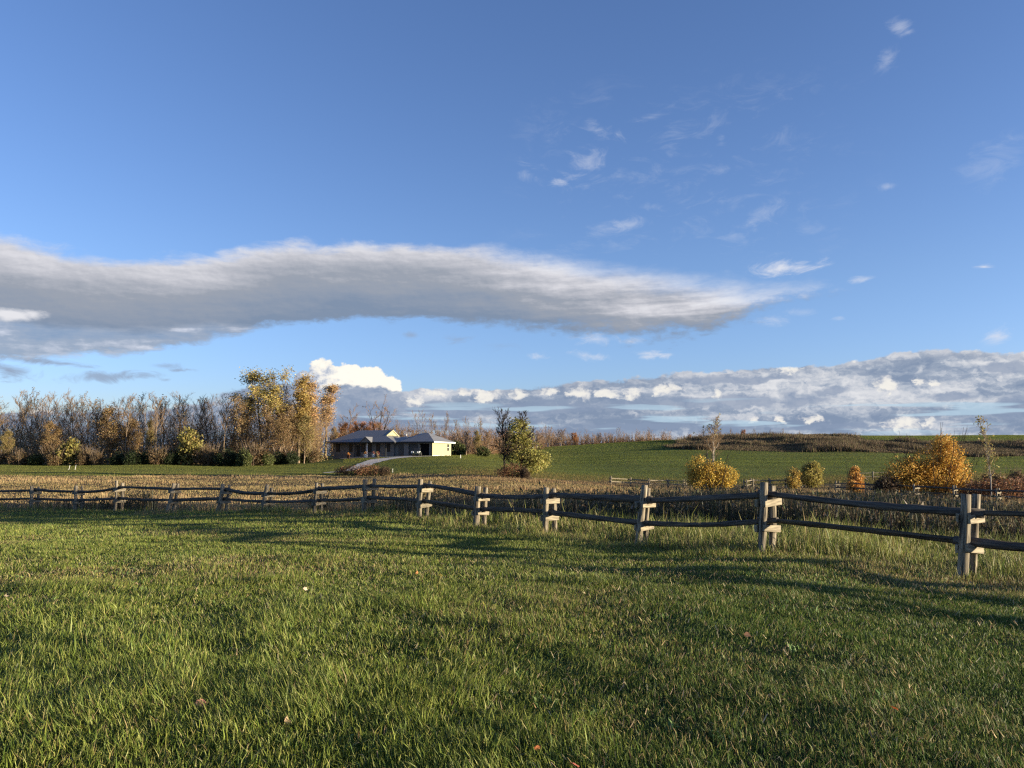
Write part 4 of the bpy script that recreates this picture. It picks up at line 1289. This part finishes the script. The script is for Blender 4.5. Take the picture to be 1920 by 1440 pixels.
# low link roof and garage roof
l0, l1 = e1 - 1.5, house_u(770, 5)
roof([((l0, -.4, ez - .02), (l1, -.4, ez - .02), (l1, 4.6, ez + 1.12), (l0, 4.6, ez + 1.12)), ((l0, 9.6, ez - .02), (l1, 9.6, ez - .02), (l1, 4.6, ez + 1.12), (l0, 4.6, ez + 1.12))], 'link_roof', th=.12)
ge = [(house_u(750), -.75, ez + .03), (.75, -.75, ez + .03), (.75, DP + .5, ez + .03), (house_u(750), DP + .5, ez + .03)]
gvm = (-.75 + DP + .5) / 2
ga_ = (house_u(802.5, gvm), gvm, ez + 1.98); gb_ = (house_u(786, gvm), gvm, ez + 1.72)
roof([(ge[0], ge[1], ga_, gb_), (ge[2], ge[3], gb_, ga_), (ge[3], ge[0], gb_), (ge[1], ge[2], ga_)], 'garage_roof')
fa = MB()
fa.box((ge[0][0], -.78, ez - .25), (.75, -.752, ez + .01))
fa.build('fascia', M['dark'], house)
MB().box((.752, -.75, ez - .22), (.78, DP + .5, ez + .01)).build('fascia', M['white'], house)
va = house_u(762, 5)
log(MB(), (va, 5, ez + .8), (va, 5, ez + 1.75), .07, .07, rs(1), 8, 1, 0).build('vent_pipe', M['white'], house)

# gravel drive sheet
xs = np.arange(HX - 36, HX + 6, .25); ys = np.arange(112, 166, .25)
XX, YY = np.meshgrid(xs, ys)
ok = drive_mask(XX + .125, YY + .125) + (fbm(XX * .5, YY * .5, 2) - .5) * .5 < 0
i_, j_ = np.nonzero(ok[:-1, :-1])
W_ = len(xs)
qd = np.stack([i_ * W_ + j_, i_ * W_ + j_ + 1, (i_ + 1) * W_ + j_ + 1, (i_ + 1) * W_ + j_], -1)
used, inv = np.unique(qd, return_inverse=True)
XF, YF = XX.ravel()[used], YY.ravel()[used]
me = mesh_np('driveway', np.stack([XF, YF, hgt(XF, YF) + .07], -1), inv.reshape(-1, 4), None, True)
tag(link('driveway', me, M['gravel']), kind='structure')


# ----------------------------------------------------------------- small things by the house
def lathe(mb, prof, sides=14, c=(0, 0, 0)):
    n = len(prof)
    vs = [(c[0] + r * math.cos(6.2832 * k / sides), c[1] + r * math.sin(6.2832 * k / sides), c[2] + z) for r, z in prof for k in range(sides)]
    fs = [(i * sides + k, i * sides + (k + 1) % sides, (i + 1) * sides + (k + 1) % sides, (i + 1) * sides + k) for i in range(n - 1) for k in range(sides)]
    fs.append(tuple(range(sides))[::-1]); fs.append(tuple((n - 1) * sides + k for k in range(sides)))
    return mb.add(vs, fs)


M['terracotta'] = noise_mat('dark_pot', (.10, .05, .03), (.14, .07, .04), 4)
for px, py, pot, pal, lab in ((653, 853, 'terracotta', [(.62, .26, .06), (.70, .40, .12), (.35, .10, .03)], 'dark pot of orange mums in front of the house, leftmost'),
                              (684.5, 852.5, 'white', [(.62, .36, .10), (.50, .25, .07), (.40, .14, .05)], 'white pot of tan orange mums beside the porch post'),
                              (700, 853, 'white', [(.62, .30, .20), (.45, .10, .06), (.70, .45, .35)], 'white pot of pink red mums right of the porch'),
                              (708, 852, 'terracotta', [(.35, .06, .06), (.28, .05, .08), (.15, .12, .04)], 'dark pot of deep red mums behind the thin sapling')):
    u = house_u(px, -3.0)
    X, Y = HX + u * ca + 3.0 * sa, HY + u * sa - 3.0 * ca
    r = tag(empty('flower_pot', (X, Y, h1(X, Y) + .07)), lab, 'flower pot', 'pots of mums in front of the house')
    lathe(MB(), [(.20, 0), (.27, .35), (.33, .62), (.35, .66), (.30, .67)]).build('pot', M[pot], r, True)
    V, T, C = blob_leaves(int(px), [(0, 0, .85, .36, .36, .30)], 260, .10, pal, (1, 1, .6), 2.0, .7)
    link('flowers', mesh_np('flowers', V, T, C), M['leaf'], r)

# small vehicle in front of the garage
u = house_u(781.5, -2.6)
X, Y = HX + u * ca + 2.6 * sa, HY + u * sa - 2.6 * ca
M['carpaint'] = noise_mat('dark_green_paint', (.035, .05, .042), (.05, .065, .055), 1, .3, .5)
car = tag(empty('utility_vehicle', (X, Y, h1(X, Y) + .08), HROT + R(12)), 'small dark green utility vehicle parked nose out before the garage bay', 'vehicle')


def prism(mb, prof, x0, x1, r0=1.0):
    """profile in (y,z) drawn out across x"""
    k = len(prof)
    vs = [(x0, y, z) for y, z in prof] + [(x1, y, z) for y, z in prof]
    return mb.add(vs, [tuple(range(k))[::-1], tuple(range(k, 2 * k))] + [(i, (i + 1) % k, k + (i + 1) % k, k + i) for i in range(k)])


prism(MB(), [(-1.35, .38), (-1.38, .72), (-1.2, .90), (-.45, 1.0), (.55, .98), (.95, .92), (1.1, .80), (1.1, .38)], -.62, .62).build('body', M['carpaint'], car, bevel=.06)
prism(MB(), [(-.42, .99), (-.15, 1.52), (-.10, 1.52), (-.34, .99)], -.56, .56).build('windscreen', M['glass'], car, bevel=.01)
rb = MB()
for s in (-1, 1):
    log(rb, (s * .57, -.15, 1.5), (s * .57, .75, 1.5), .03, .03, rs(1), 6, 1, 0)
    log(rb, (s * .57, .75, .95), (s * .57, .75, 1.5), .03, .03, rs(1), 6, 1, 0)
rb.build('roll_bar', M['dark'], car)
M['tyre'] = noise_mat('tyre', (.02, .02, .02), (.035, .035, .035), 6, .9)
for s in (-1, 1):
    for y_ in (-.85, .72):
        mb = MB()
        lathe(mb, [(.20, -.12), (.34, -.12), (.37, -.06), (.37, .06), (.34, .12), (.20, .12)], 16)
        wv = mb.build('wheel', M['tyre'], car, True); wv.location = (s * .66, y_, .36); wv.rotation_euler = (0, R(90), R(14) if y_ < 0 else 0)
        mb = MB(); lathe(mb, [(.03, -.10), (.21, -.11), (.22, 0), (.21, .11), (.03, .10)], 14)
        mb.build('rim', M['white'], wv, True)
    mb = MB(); prism(mb, [(-1.30, .55), (-1.24, .86), (-.95, .95), (-.55, .86), (-.48, .74), (-.6, .80), (-.9, .86), (-1.15, .78)], s * .60, s * .84)
    mb.build('fender', M['white'], car, bevel=.015)
    mb = MB(); lathe(mb, [(.02, 0), (.11, .01), (.12, .05), (.08, .10), (.02, .11)], 12)
    h = mb.build('headlight', M['white'], car, True); h.location = (s * .42, -1.30, .74); h.rotation_euler = (R(90), 0, 0)

for px, py, Y, hh, ln, lab in ((863.5, 862, 150, .62, 0, 'small white marker post on the lawn right of the garage'), (736, 883, 117, .6, .03, 'small white stake below the house lawn'),
                               (128, 883, 122, .75, .22, 'leaning white stake on the left lawn, left of two'), (140, 882, 122, .75, .16, 'leaning white stake on the left lawn, right of two'),
                               (1491, 818, 243, .9, 0, 'tiny white marker post on top of the brown hill')):
    X, Yy, _z = at(px, py, Y)
    zz = h1(X, Yy)
    mb = MB()
    log(mb, (0, 0, -.15), (ln, 0, hh), .06 if Y > 140 else .028, .055 if Y > 140 else .022, rs(2), 8, 2, .02)
    o = mb.build('marker_post', M['white'], None); o.location = (X, Yy, zz)
    tag(o, lab, 'marker post')

# fallen leaves and a few broad weeds on the lawn
M['dead_leaf'] = leaf_mat('dead_leaf', .3, .6, .2)


def dead_leaf(seed, col, s):
    r = rs(seed)
    n = 11
    vs, cs = [(0, 0, 0.012)], [col]
    for k in range(n):
        a = 6.2832 * k / n
        rr = s * .8 * (.42 + .28 * abs(math.cos(2.5 * a)) + .08 * r.randn()) * (1.25 if k in (0,) else 1)
        vs.append((rr * math.cos(a), rr * .8 * math.sin(a), .35 * rr * abs(math.sin(a)) + .01 * r.rand()))
        cs.append(tuple(np.clip(np.array(col) * (.75 + .5 * r.rand()), 0, 1)))
    me = mesh_np('fallen_leaf', np.array(vs), np.array([(0, 1 + k, 1 + (k + 1) % n) for k in range(n)]), np.array(cs))
    me.materials.append(M['dead_leaf'])
    return me


for k, (px, py, c, s, lab) in enumerate((
        (377, 1322, (.55, .27, .17), .075, 'pinkish brown fallen leaf in the coarse grass at lower left'), (538, 1355, (.62, .42, .24), .075, 'tan fallen leaf in the coarse grass near the bottom edge'),
        (1676, 1330, (.50, .13, .04), .05, 'orange red fallen leaf in the short grass at lower right'), (1008, 1405, (.45, .16, .07), .05, 'reddish fallen leaf near the bottom edge, middle of the lawn'),
        (151, 1057, (.70, .62, .35), .055, 'pale yellow fallen leaf far out on the left lawn'), (572, 1104, (.72, .58, .40), .05, 'pale tan fallen leaf in the middle of the lawn'),
        (12, 1119, (.55, .42, .28), .06, 'pale brown fallen leaf at the left edge of the lawn'), (825, 1079, (.55, .42, .10), .07, 'yellow fallen leaf in the middle of the lawn toward the fence'),
        (22, 1298, (.50, .40, .10), .06, 'yellow fallen leaf at the left edge near the bottom'), (1402, 1190, (.42, .22, .12), .06, 'brown fallen leaf in the short grass right of the middle'),
        (1720, 1140, (.50, .40, .20), .06, 'tan fallen leaf in front of the nearest fence post'), (905, 1132, (.55, .45, .10), .06, 'small yellow fallen leaf right of the pale tan leaf'),
        (1076, 1436, (.50, .15, .10), .05, 'red fallen leaf at the very bottom of the picture'), (783, 1074, (.45, .20, .08), .06, 'orange brown fallen leaf left of the far yellow leaf'))):
    # walk down the view ray to the ground
    u_, v_ = ray(px, py)
    Y = 3.0
    for _ in range(4000):
        if EYE + v_ * Y < h1(u_ * Y, Y) + .07: break
        Y += .02
    o = link('fallen_leaf', dead_leaf(300 + k, c, s))
    o.location = (u_ * Y, Y, EYE + v_ * Y)
    o.rotation_euler = (R(40) + .5 * math.sin(k * 3), .5 * math.cos(k * 5), k * 1.3)
    tag(o, lab, 'leaf')

# the tall trees outside the picture on the right that shade the middle of the scene
for k, (X, Y, H, kind) in enumerate(((46, 20.0, 9.0, 'olive'), (50, 25, 9.0, 'rust'), (44, 17.0, 7.5, 'rust'), (53, 22.5, 9.5, 'olive'))):
    plant(kind, X, Y, H, 'leafy tree beyond the right edge casting long shadow, %s' % ['front left of clump', 'rear right of clump', 'lowest of clump', 'tallest of clump'][k], 'tree', None, 'tree', 1.3, seed=k)
#@@SKY
SKY_STR, SKY_AIR, SKY_DUST, SKY_OZONE, SKY_TINT = 0.084, 1.0, 0.4, 3.0, (1.14, 1.0, 1.21)
SUN_STR, EXPO, DENOISE = 5.0, 1.5, False

# ----------------------------------------------------------------- sky
W = bpy.data.worlds.new('World')
S.world = W
W.use_nodes = True
wt = W.node_tree
wt.nodes.clear()


class X:
    """a value socket with arithmetic"""
    def __init__(s, k): s.k = k

    def _b(s, o, op, r=False):
        n = wt.nodes.new('ShaderNodeMath'); n.operation = op
        a, b = (o, s) if r else (s, o)
        for i, t in enumerate((a, b)):
            if isinstance(t, X): wt.links.new(t.k, n.inputs[i])
            else: n.inputs[i].default_value = t
        return X(n.outputs[0])

    def __add__(s, o): return s._b(o, 'ADD')
    __radd__ = __add__
    def __sub__(s, o): return s._b(o, 'SUBTRACT')
    def __rsub__(s, o): return s._b(o, 'SUBTRACT', True)
    def __mul__(s, o): return s._b(o, 'MULTIPLY')
    __rmul__ = __mul__
    def __truediv__(s, o): return s._b(o, 'DIVIDE')
    def max(s, o): return s._b(o, 'MAXIMUM')
    def min(s, o): return s._b(o, 'MINIMUM')

    def f(s, op):
        n = wt.nodes.new('ShaderNodeMath'); n.operation = op
        wt.links.new(s.k, n.inputs[0])
        return X(n.outputs[0])

    def smooth(s, a, b, lo=0.0, hi=1.0):
        n = wt.nodes.new('ShaderNodeMapRange'); n.interpolation_type = 'SMOOTHSTEP'
        wt.links.new(s.k, n.inputs[0])
        for i, v in enumerate((a, b, lo, hi)): n.inputs[1 + i].default_value = v
        return X(n.outputs[0])

    def lin(s, a, b, lo=0.0, hi=1.0):
        n = wt.nodes.new('ShaderNodeMapRange')
        wt.links.new(s.k, n.inputs[0])
        for i, v in enumerate((a, b, lo, hi)): n.inputs[1 + i].default_value = v
        return X(n.outputs[0])


def vec(a, b, c=0.0):
    n = wt.nodes.new('ShaderNodeCombineXYZ')
    for i, t in enumerate((a, b, c)):
        if isinstance(t, X): wt.links.new(t.k, n.inputs[i])
        else: n.inputs[i].default_value = t
    return n.outputs[0]


def wnoise(v, scale, detail=5, rough=.55, dist=0.0, lac=2.0):
    n = wt.nodes.new('ShaderNodeTexNoise')
    wt.links.new(v, n.inputs['Vector'])
    n.inputs['Scale'].default_value = scale; n.inputs['Detail'].default_value = detail
    n.inputs['Roughness'].default_value = rough; n.inputs['Distortion'].default_value = dist; n.inputs['Lacunarity'].default_value = lac
    return X(n.outputs['Fac'])


def ramp(x, stops):
    n = wt.nodes.new('ShaderNodeValToRGB')
    wt.links.new(x.k, n.inputs[0])
    e = n.color_ramp.elements
    while len(e) < len(stops): e.new(.5)
    for q, (p, c) in zip(e, stops):
        q.position = p; q.color = (*c, 1)
    return n.outputs[0]


def mix(fac, a, b):
    n = wt.nodes.new('ShaderNodeMix'); n.data_type = 'RGBA'
    wt.links.new(fac.k, n.inputs['Factor'])
    for i, t in (('A', a), ('B', b)):
        sck = [s for s in n.inputs if s.name == i and s.type == 'RGBA'][0]
        if isinstance(t, tuple): sck.default_value = (*t, 1)
        else: wt.links.new(t, sck)
    return [s for s in n.outputs if s.type == 'RGBA'][0]


def curve(x, pts):
    """piecewise smooth height over bearing, both in degrees"""
    n = wt.nodes.new('ShaderNodeFloatCurve')
    c = n.mapping.curves[0]
    P_ = sorted(pts)
    A0, A1, H1 = -50.0, 50.0, 30.0
    c.points[0].location = ((P_[0][0] - A0) / (A1 - A0), P_[0][1] / H1)
    c.points[1].location = ((P_[-1][0] - A0) / (A1 - A0), P_[-1][1] / H1)
    for a, h in P_[1:-1]:
        c.points.new((a - A0) / (A1 - A0), h / H1)
    n.mapping.update()
    wt.links.new(((x - A0) / (A1 - A0)).k, n.inputs['Value'])
    return X(n.outputs[0]) * H1


def sky_deg(px, py):
    u, v = ray(px, py)
    return math.degrees(math.atan(u)), math.degrees(math.atan(v / math.hypot(1, u)))


tc = wt.nodes.new('ShaderNodeTexCoord')
sp = wt.nodes.new('ShaderNodeSeparateXYZ')
wt.links.new(tc.outputs['Generated'], sp.inputs[0])
dx_, dy_, dz_ = (X(k) for k in sp.outputs)
n = wt.nodes.new('ShaderNodeMath'); n.operation = 'ARCTAN2'
wt.links.new(dx_.k, n.inputs[0]); wt.links.new(dy_.k, n.inputs[1])
az = X(n.outputs[0]) * 57.29578                      # bearing from straight ahead, degrees
el = dz_.f('ARCSINE') * 57.29578                     # elevation, degrees

sky = wt.nodes.new('ShaderNodeTexSky')
sky.sky_type = 'NISHITA'
sky.sun_disc = False
sky.sun_elevation = SUN_EL
sky.sun_rotation = math.pi / 2 - SUN_AZ
sky.air_density = SKY_AIR; sky.dust_density = SKY_DUST; sky.ozone_density = SKY_OZONE
sky.altitude = 200
bl = wt.nodes.new('ShaderNodeVectorMath'); bl.operation = 'MULTIPLY'
wt.links.new(sky.outputs[0], bl.inputs[0]); bl.inputs[1].default_value = SKY_TINT
lift = wt.nodes.new('ShaderNodeVectorMath'); lift.operation = 'SCALE'
wt.links.new(bl.outputs[0], lift.inputs[0]); wt.links.new(el.smooth(30, 5, 1.12, 1.20).k, lift.inputs['Scale'])
cool = wt.nodes.new('ShaderNodeVectorMath'); cool.operation = 'MULTIPLY'
wt.links.new(lift.outputs[0], cool.inputs[0]); wt.links.new(vec(el.smooth(1, 13, .84, 1.0), el.smooth(1, 13, .95, 1.0), el.smooth(1, 13, 1.16, 1.0)), cool.inputs[1])
base = cool.outputs[0]
col = base
K = 1.0 / SKY_STR / 2 ** EXPO                                    # cloud colours are given as they should appear


def kc(c, k=1.0):
    return tuple(v * K * k for v in c)


n_lo = wnoise(vec(az * .055, el * .17, 3.0), 1.0, 4, .5) - .5
n_md = wnoise(vec(az * .20, el * .55, 7.0), 1.0, 6, .58) - .5
n_hi = wnoise(vec(az * .75, el * 1.5, 1.0), 1.0, 5, .6) - .5
n_st = wnoise(vec(az * .10 + el * .05, el * .85 - az * .03, 5.0), 1.0, 6, .55) - .5
n_wi = wnoise(vec(az * .33, el * .75, 9.0), 1.0, 8, .68, 1.2) - .5

# thin high wisps and small clouds: (px, py, half width, half height, tilt, opacity, brightness)
SM = [(1122, 243, 34, 14, -.3, .34, .85), (1100, 306, 42, 20, .1, .30, .85), (985, 328, 20, 20, -.4, .30, .85), (1050, 342, 22, 9, .2, .42, .9),
      (1222, 219, 30, 9, .1, .18, .85), (1352, 262, 14, 15, .5, .18, .85), (1690, 52, 24, 16, -.5, .32, .8), (1663, 115, 22, 24, -.3, .24, .8), (1436, 397, 40, 20, .2, .24, .85),
      (1176, 420, 26, 10, 0, .26, .85), (1220, 388, 24, 10, -.1, .16, .85), (1664, 350, 16, 6, 0, .26, .85), (1475, 502, 62, 13, .02, .85, .93), (1612, 525, 30, 7, 0, .75, .96), (1845, 500, 20, 6, 0, .75, .96),
      (1872, 631, 34, 14, .25, .62, .95), (1222, 664, 34, 7, -.08, .85, .93), (1108, 668, 40, 8, -.18, .55, .9), (1015, 670, 18, 8, -.1, .5, .85), (1182, 640, 24, 8, 0, .7, .95), (1120, 636, 44, 12, 0, .5, .85),
      (1450, 600, 30, 10, 0, .38, .85), (1500, 585, 34, 8, -.1, .28, .85), (1575, 596, 14, 6, 0, .32, .85), (1870, 300, 70, 40, .3, .15, .8), (1840, 330, 40, 14, .1, .12, .8)]
GR = [(70, 677, 100, 8, -.02, .62, 0), (20, 696, 46, 15, -.1, .66, 0), (225, 706, 85, 10, .06, .58, 0), (310, 686, 34, 6, 0, .38, 0), (345, 694, 26, 4, .1, .55, 0), (312, 712, 16, 4, 0, .4, 0), (770, 629, 14, 6, 0, .42, 0), (853, 636, 26, 10, .1, .3, 0), (940, 648, 50, 8, 0, .2, 0)]
mW = mG = None
wob = n_wi * 2.6
for lst in (SM, GR):
    acc = None
    for (px, py, rx, ry, tl_, op, br) in lst:
        a0, h0 = sky_deg(px, py)
        sx = abs(sky_deg(px + rx, py)[0] - a0); sy = abs(sky_deg(px, py + ry)[1] - h0)
        X0 = az - a0; Y0 = el - h0
        qx = (X0 + Y0 * tl_) / sx
        qy = (Y0 - X0 * tl_) / sy
        d = (qx * qx + qy * qy).f('SQRT')
        m = (1.15 - d * .9 + wob * 1.5).smooth(0, 1.7 if lst is SM else 1.3, 0, op * (1.15 if lst is SM else 1.45))
        acc = m if acc is None else acc.max(m)
    if lst is SM: mW = acc
    else: mG = acc
col = mix(mW, col, kc((.74, .77, .86)))
col = mix(mG, col, kc((.30, .38, .52)))

veil = (n_wi * 2.2 + n_md * 2.0 + .12).smooth(.1, 1.0, 0, .20) * az.smooth(-2, 5) * az.smooth(27, 17) * el.smooth(11, 15) * el.smooth(27, 22)
col = mix(veil, col, kc((.74, .77, .86)))

# the long grey bank
tp = curve(az, [sky_deg(*p) for p in ((-500, 420), (0, 436), (60, 452), (150, 468), (240, 476), (380, 480), (460, 464), (560, 452), (700, 450), (900, 456), (1000, 465), (1130, 482), (1300, 506), (1420, 524), (1520, 532), (1580, 540), (1640, 560), (1900, 590))])
bt = curve(az, [sky_deg(*p) for p in ((-500, 705), (0, 682), (150, 670), (330, 655), (450, 632), (560, 612), (750, 604), (900, 616), (1050, 630), (1200, 642), (1330, 632), (1420, 596), (1520, 560), (1580, 546), (1640, 540), (1900, 500))])
dT = tp - el + n_md * 2.2 + n_lo * 1.2 + n_wi * 1.0 + n_st * 1.0 + .1
dB = el - bt + n_wi * 1.1 + n_md * 1.4 + n_hi * .8 + n_st * 1.2
right = az.smooth(-8, 10)
bt2 = curve(az, [sky_deg(*p) for p in ((-500, 585), (0, 588), (120, 600), (250, 612), (400, 604), (520, 612), (640, 640), (900, 680))])
low_ = (bt2 - el + n_md * 1.2 + n_st * 1.0).smooth(-.1, .5)
wd_ = right * 1.1 + .75
soft = (dT / wd_).smooth(-.1, 1.3) * (dB / wd_ + right * n_hi * 1.2).smooth(-.05, .75) * (1.0 - low_ * .18)
rel = dB / (dB.max(.05) + dT.max(.05))
sh = rel * 1.05 + n_md * .38 + n_st * .42 + right * .34 * rel.smooth(-.1, .5) + n_hi * .08 + right * n_st * 1.1 + low_ * (.42 + n_st * 1.8 + n_hi * .6) - .13
n_md2 = wnoise(vec(az * .20 + .05, el * .55 + .10, 7.0), 1.0, 6, .58) - .5
n_hi2 = wnoise(vec(az * .75 + .10, el * 1.5 + .16, 1.0), 1.0, 5, .6) - .5
sh = sh + (n_md - n_md2) * .45 + (n_hi - n_hi2) * .16
bank = ramp(sh, [(0.0, kc((.22, .29, .41))), (.22, kc((.275, .33, .43))), (.46, kc((.335, .37, .44))), (.66, kc((.50, .515, .575))), (.84, kc((.70, .70, .75))), (1.0, kc((.80, .81, .86)))])
col = mix(soft, col, bank)
# a white puff low in the bank at far left
a0, h0 = sky_deg(28, 590)
pf = (1.3 - (((az - a0) / 1.9) * ((az - a0) / 1.9) + ((el - h0) / .42) * ((el - h0) / .42)).f('SQRT') + n_hi * 1.3 + n_md).smooth(.1, .9)
col = mix(pf, col, kc((.80, .80, .84)))

# cumulus tower
CU = [(606, 706, 34, 36), (640, 716, 40, 36), (690, 718, 44, 34), (728, 728, 30, 24), (660, 700, 24, 20), (570, 716, 22, 24), (668, 730, 80, 30), (596, 735, 40, 30)]
bub = wnoise(vec(az * .9, el * 1.15, 2.0), 1.0, 5, .55) - .5
bub2 = wnoise(vec(az * 2.4, el * 2.8, 4.0), 1.0, 4, .6) - .5
acc = None
for (px, py, rx, ry) in CU:
    a0, h0 = sky_deg(px, py)
    sx = abs(sky_deg(px + rx, py)[0] - a0); sy = abs(sky_deg(px, py + ry)[1] - h0)
    qx = (az - a0) / sx; qy = (el - h0) / sy
    m = 1.0 - (qx * qx + qy * qy).f('SQRT')
    acc = m if acc is None else acc.max(m)
cum = acc + bub * .65 + bub2 * .42
cm = cum.smooth(0.02, .16)
a0, h0 = sky_deg(600, 725)
lit = ((az - a0) * .30 + (el - h0) * .22 + bub * 2.2 + bub2 * 1.9 + n_hi * .8 + .30)
cc_ = ramp(lit, [(0.0, kc((.40, .46, .58))), (.25, kc((.58, .62, .70))), (.5, kc((.84, .83, .82))), (.8, kc((1.0, .96, .86))), (1.0, kc((1.05, 1.0, .90)))])
col = mix(cm, col, cc_)

# low broken deck along the horizon
tb = curve(az, [sky_deg(*p) for p in ((-600, 770), (-100, 768), (100, 764), (250, 764), (370, 752), (440, 726), (520, 716), (590, 724), (640, 722), (760, 726), (850, 727), (1000, 724), (1080, 716), (1150, 710), (1300, 697), (1450, 687), (1600, 674), (1700, 657), (1800, 655), (1920, 662), (2200, 655))])
wa = wnoise(vec(az * .55, el * .9, 41.0), 1.0, 5, .6) - .5
wb = wnoise(vec(az * .55, el * .9, 47.0), 1.0, 5, .6) - .5
azw = az + wa * 2.6 + bub2 * .8
elw = el + wb * 1.3 + bub2 * .25
puffy = wnoise(vec(az * .55, el * .9, 8.0), 1.0, 6, .55) - .5
dD = tb - el + puffy * 1.25 + bub * .4 + bub2 * .30 + n_md * .25
dm = dD.smooth(0.0, .22)
deck_n = wnoise(vec(az * .085 + n_hi * .12, el * .62, 11.0), 1.0, 6, .52) - .5
deck_f = wnoise(vec(az * .26 + bub * .2, el * .95, 13.0), 1.0, 6, .56) - .5
dv = deck_n * 2.3 + deck_f * 1.1 + n_lo * .3 + .33 + az.smooth(0, 25) * .26 - el.smooth(4.2, 1.6) * .22
pf2 = wnoise(vec(azw * .55 + .12, elw * .9 + .14, 8.0), 1.0, 6, .55) - .5
pf1 = wnoise(vec(azw * .55, elw * .9, 8.0), 1.0, 6, .55) - .5
dv = dv + (pf1 - pf2) * 2.3
deck = ramp(dv, [(0.0, kc((.23, .30, .43))), (.3, kc((.32, .385, .50))), (.5, kc((.47, .52, .61))), (.72, kc((.63, .655, .71))), (1.0, kc((.76, .77, .80)))])
# sunlit tops: a band along the upper edge and scattered heaped cells
edge_ = dD.smooth(.95, .10) * (puffy * 2.0 + bub * 2.0 + .52).smooth(.25, .85) * az.smooth(-9, -3)
def heaps(lst, under):
    acc = None
    for (px, py, rx, ry) in lst:
        a0, h0 = sky_deg(px, py)
        sx = abs(sky_deg(px + rx, py)[0] - a0); sy = abs(sky_deg(px, py + ry)[1] - h0)
        qx = (azw - a0) / sx; Y0 = (elw - h0) / sy
        qy = Y0.max(Y0 * -under)
        m = 1.0 - (qx * qx + qy * qy).f('SQRT')
        acc = m if acc is None else acc.max(m)
    return acc


HP = heaps([(975, 738, 24, 15), (1030, 734, 22, 16), (1085, 739, 36, 18), (1137, 738, 22, 14), (1185, 737, 30, 16), (1250, 730, 38, 14), (1345, 738, 16, 18), (1475, 692, 32, 15), (1665, 722, 30, 18),
            (1725, 716, 18, 11), (1757, 719, 22, 9), (1415, 790, 16, 7), (1467, 788, 12, 7), (1520, 788, 28, 11), (1692, 796, 48, 18), (1742, 792, 22, 11), (870, 737, 26, 12), (912, 742, 30, 15), (820, 738, 30, 12), (780, 752, 26, 14), (1850, 652, 40, 10), (1600, 676, 26, 6), (200, 760, 40, 14), (320, 757, 34, 10), (60, 768, 50, 16)], 1.25)
DK = heaps([(1390, 752, 100, 15), (1505, 750, 70, 17), (1562, 733, 42, 10), (1890, 690, 70, 14), (1905, 762, 46, 28), (700, 752, 90, 34), (840, 768, 150, 16), (1010, 765, 170, 14), (1215, 757, 130, 14), (1600, 800, 170, 9), (1380, 712, 150, 10), (1780, 745, 50, 8), (480, 748, 90, 26), (1250, 800, 240, 10)], 1.0)
dk = (DK + deck_f * 1.5 + bub * .4 + .05).smooth(0, .55)
deck = mix(dk * .74, deck, kc((.255, .325, .46)))
hv = HP * .8 + bub * .75 + bub2 * .55 + (pf1 - pf2) * 2.0 - .06
cw = hv.smooth(-.05, .5)
white = (edge_ * .5).max(cw * .92)
deck = mix(white, deck, ramp(hv * 1.1 + bub2 * 1.3 + wb * 1.2 + .22, [(0.0, kc((.56, .58, .64))), (.45, kc((.78, .77, .77))), (1.0, kc((.93, .90, .83)))]))
# thin clear slots near the horizon
slot = (wnoise(vec(az * .12, el * 1.6, 31.0), 1.0, 3, .5) - .54).smooth(0, .10) * (1.0 - (el - 2.6).f('ABSOLUTE') * .55).smooth(0, .7)
deck = mix(slot * .7, deck, kc((.50, .68, .82)))
col = mix(dm, col, deck)

# below the horizon nothing shows
bg = wt.nodes.new('ShaderNodeBackground'); bg.inputs['Strength'].default_value = SKY_STR
wt.links.new(col, bg.inputs['Color'])
wo = wt.nodes.new('ShaderNodeOutputWorld')
wt.links.new(bg.outputs[0], wo.inputs['Surface'])
# ----------------------------------------------------------------- sun, camera, output
sl = bpy.data.lights.new('sun', 'SUN')
sl.energy = SUN_STR
sl.angle = R(.53)
sl.color = (1.0, .85, .61)
so = bpy.data.objects.new('sun', sl)
COL.objects.link(so)
sd = Vector((math.cos(SUN_EL) * math.cos(SUN_AZ), math.cos(SUN_EL) * math.sin(SUN_AZ), math.sin(SUN_EL)))
so.rotation_euler = sd.to_track_quat('Z', 'Y').to_euler()
so.location = sd * 60 + Vector((0, 0, 20))

cam = bpy.data.cameras.new('camera')
cam.sensor_fit = 'HORIZONTAL'
cam.sensor_width = 36
cam.lens = 36 * F / 1920
cam.clip_start = .1
cam.clip_end = 12000
co = bpy.data.objects.new('camera', cam)
COL.objects.link(co)
co.location = (0, 0, EYE)
co.rotation_euler = (math.pi / 2 + PITCH, 0, 0)
S.camera = co

S.render.engine = 'CYCLES'
S.view_settings.view_transform = 'Standard'
S.view_settings.look = 'None'
S.view_settings.exposure = EXPO
S.view_settings.gamma = 1
S.cycles.max_bounces = 5
S.cycles.diffuse_bounces = 3
S.cycles.glossy_bounces = 2
S.cycles.transmission_bounces = 4
S.cycles.sample_clamp_indirect = 4
S.cycles.use_denoising = DENOISE
S.cycles.pixel_filter_type = 'BLACKMAN_HARRIS'
S.cycles.filter_width = 1.3
W.cycles.sampling_method = 'NONE'
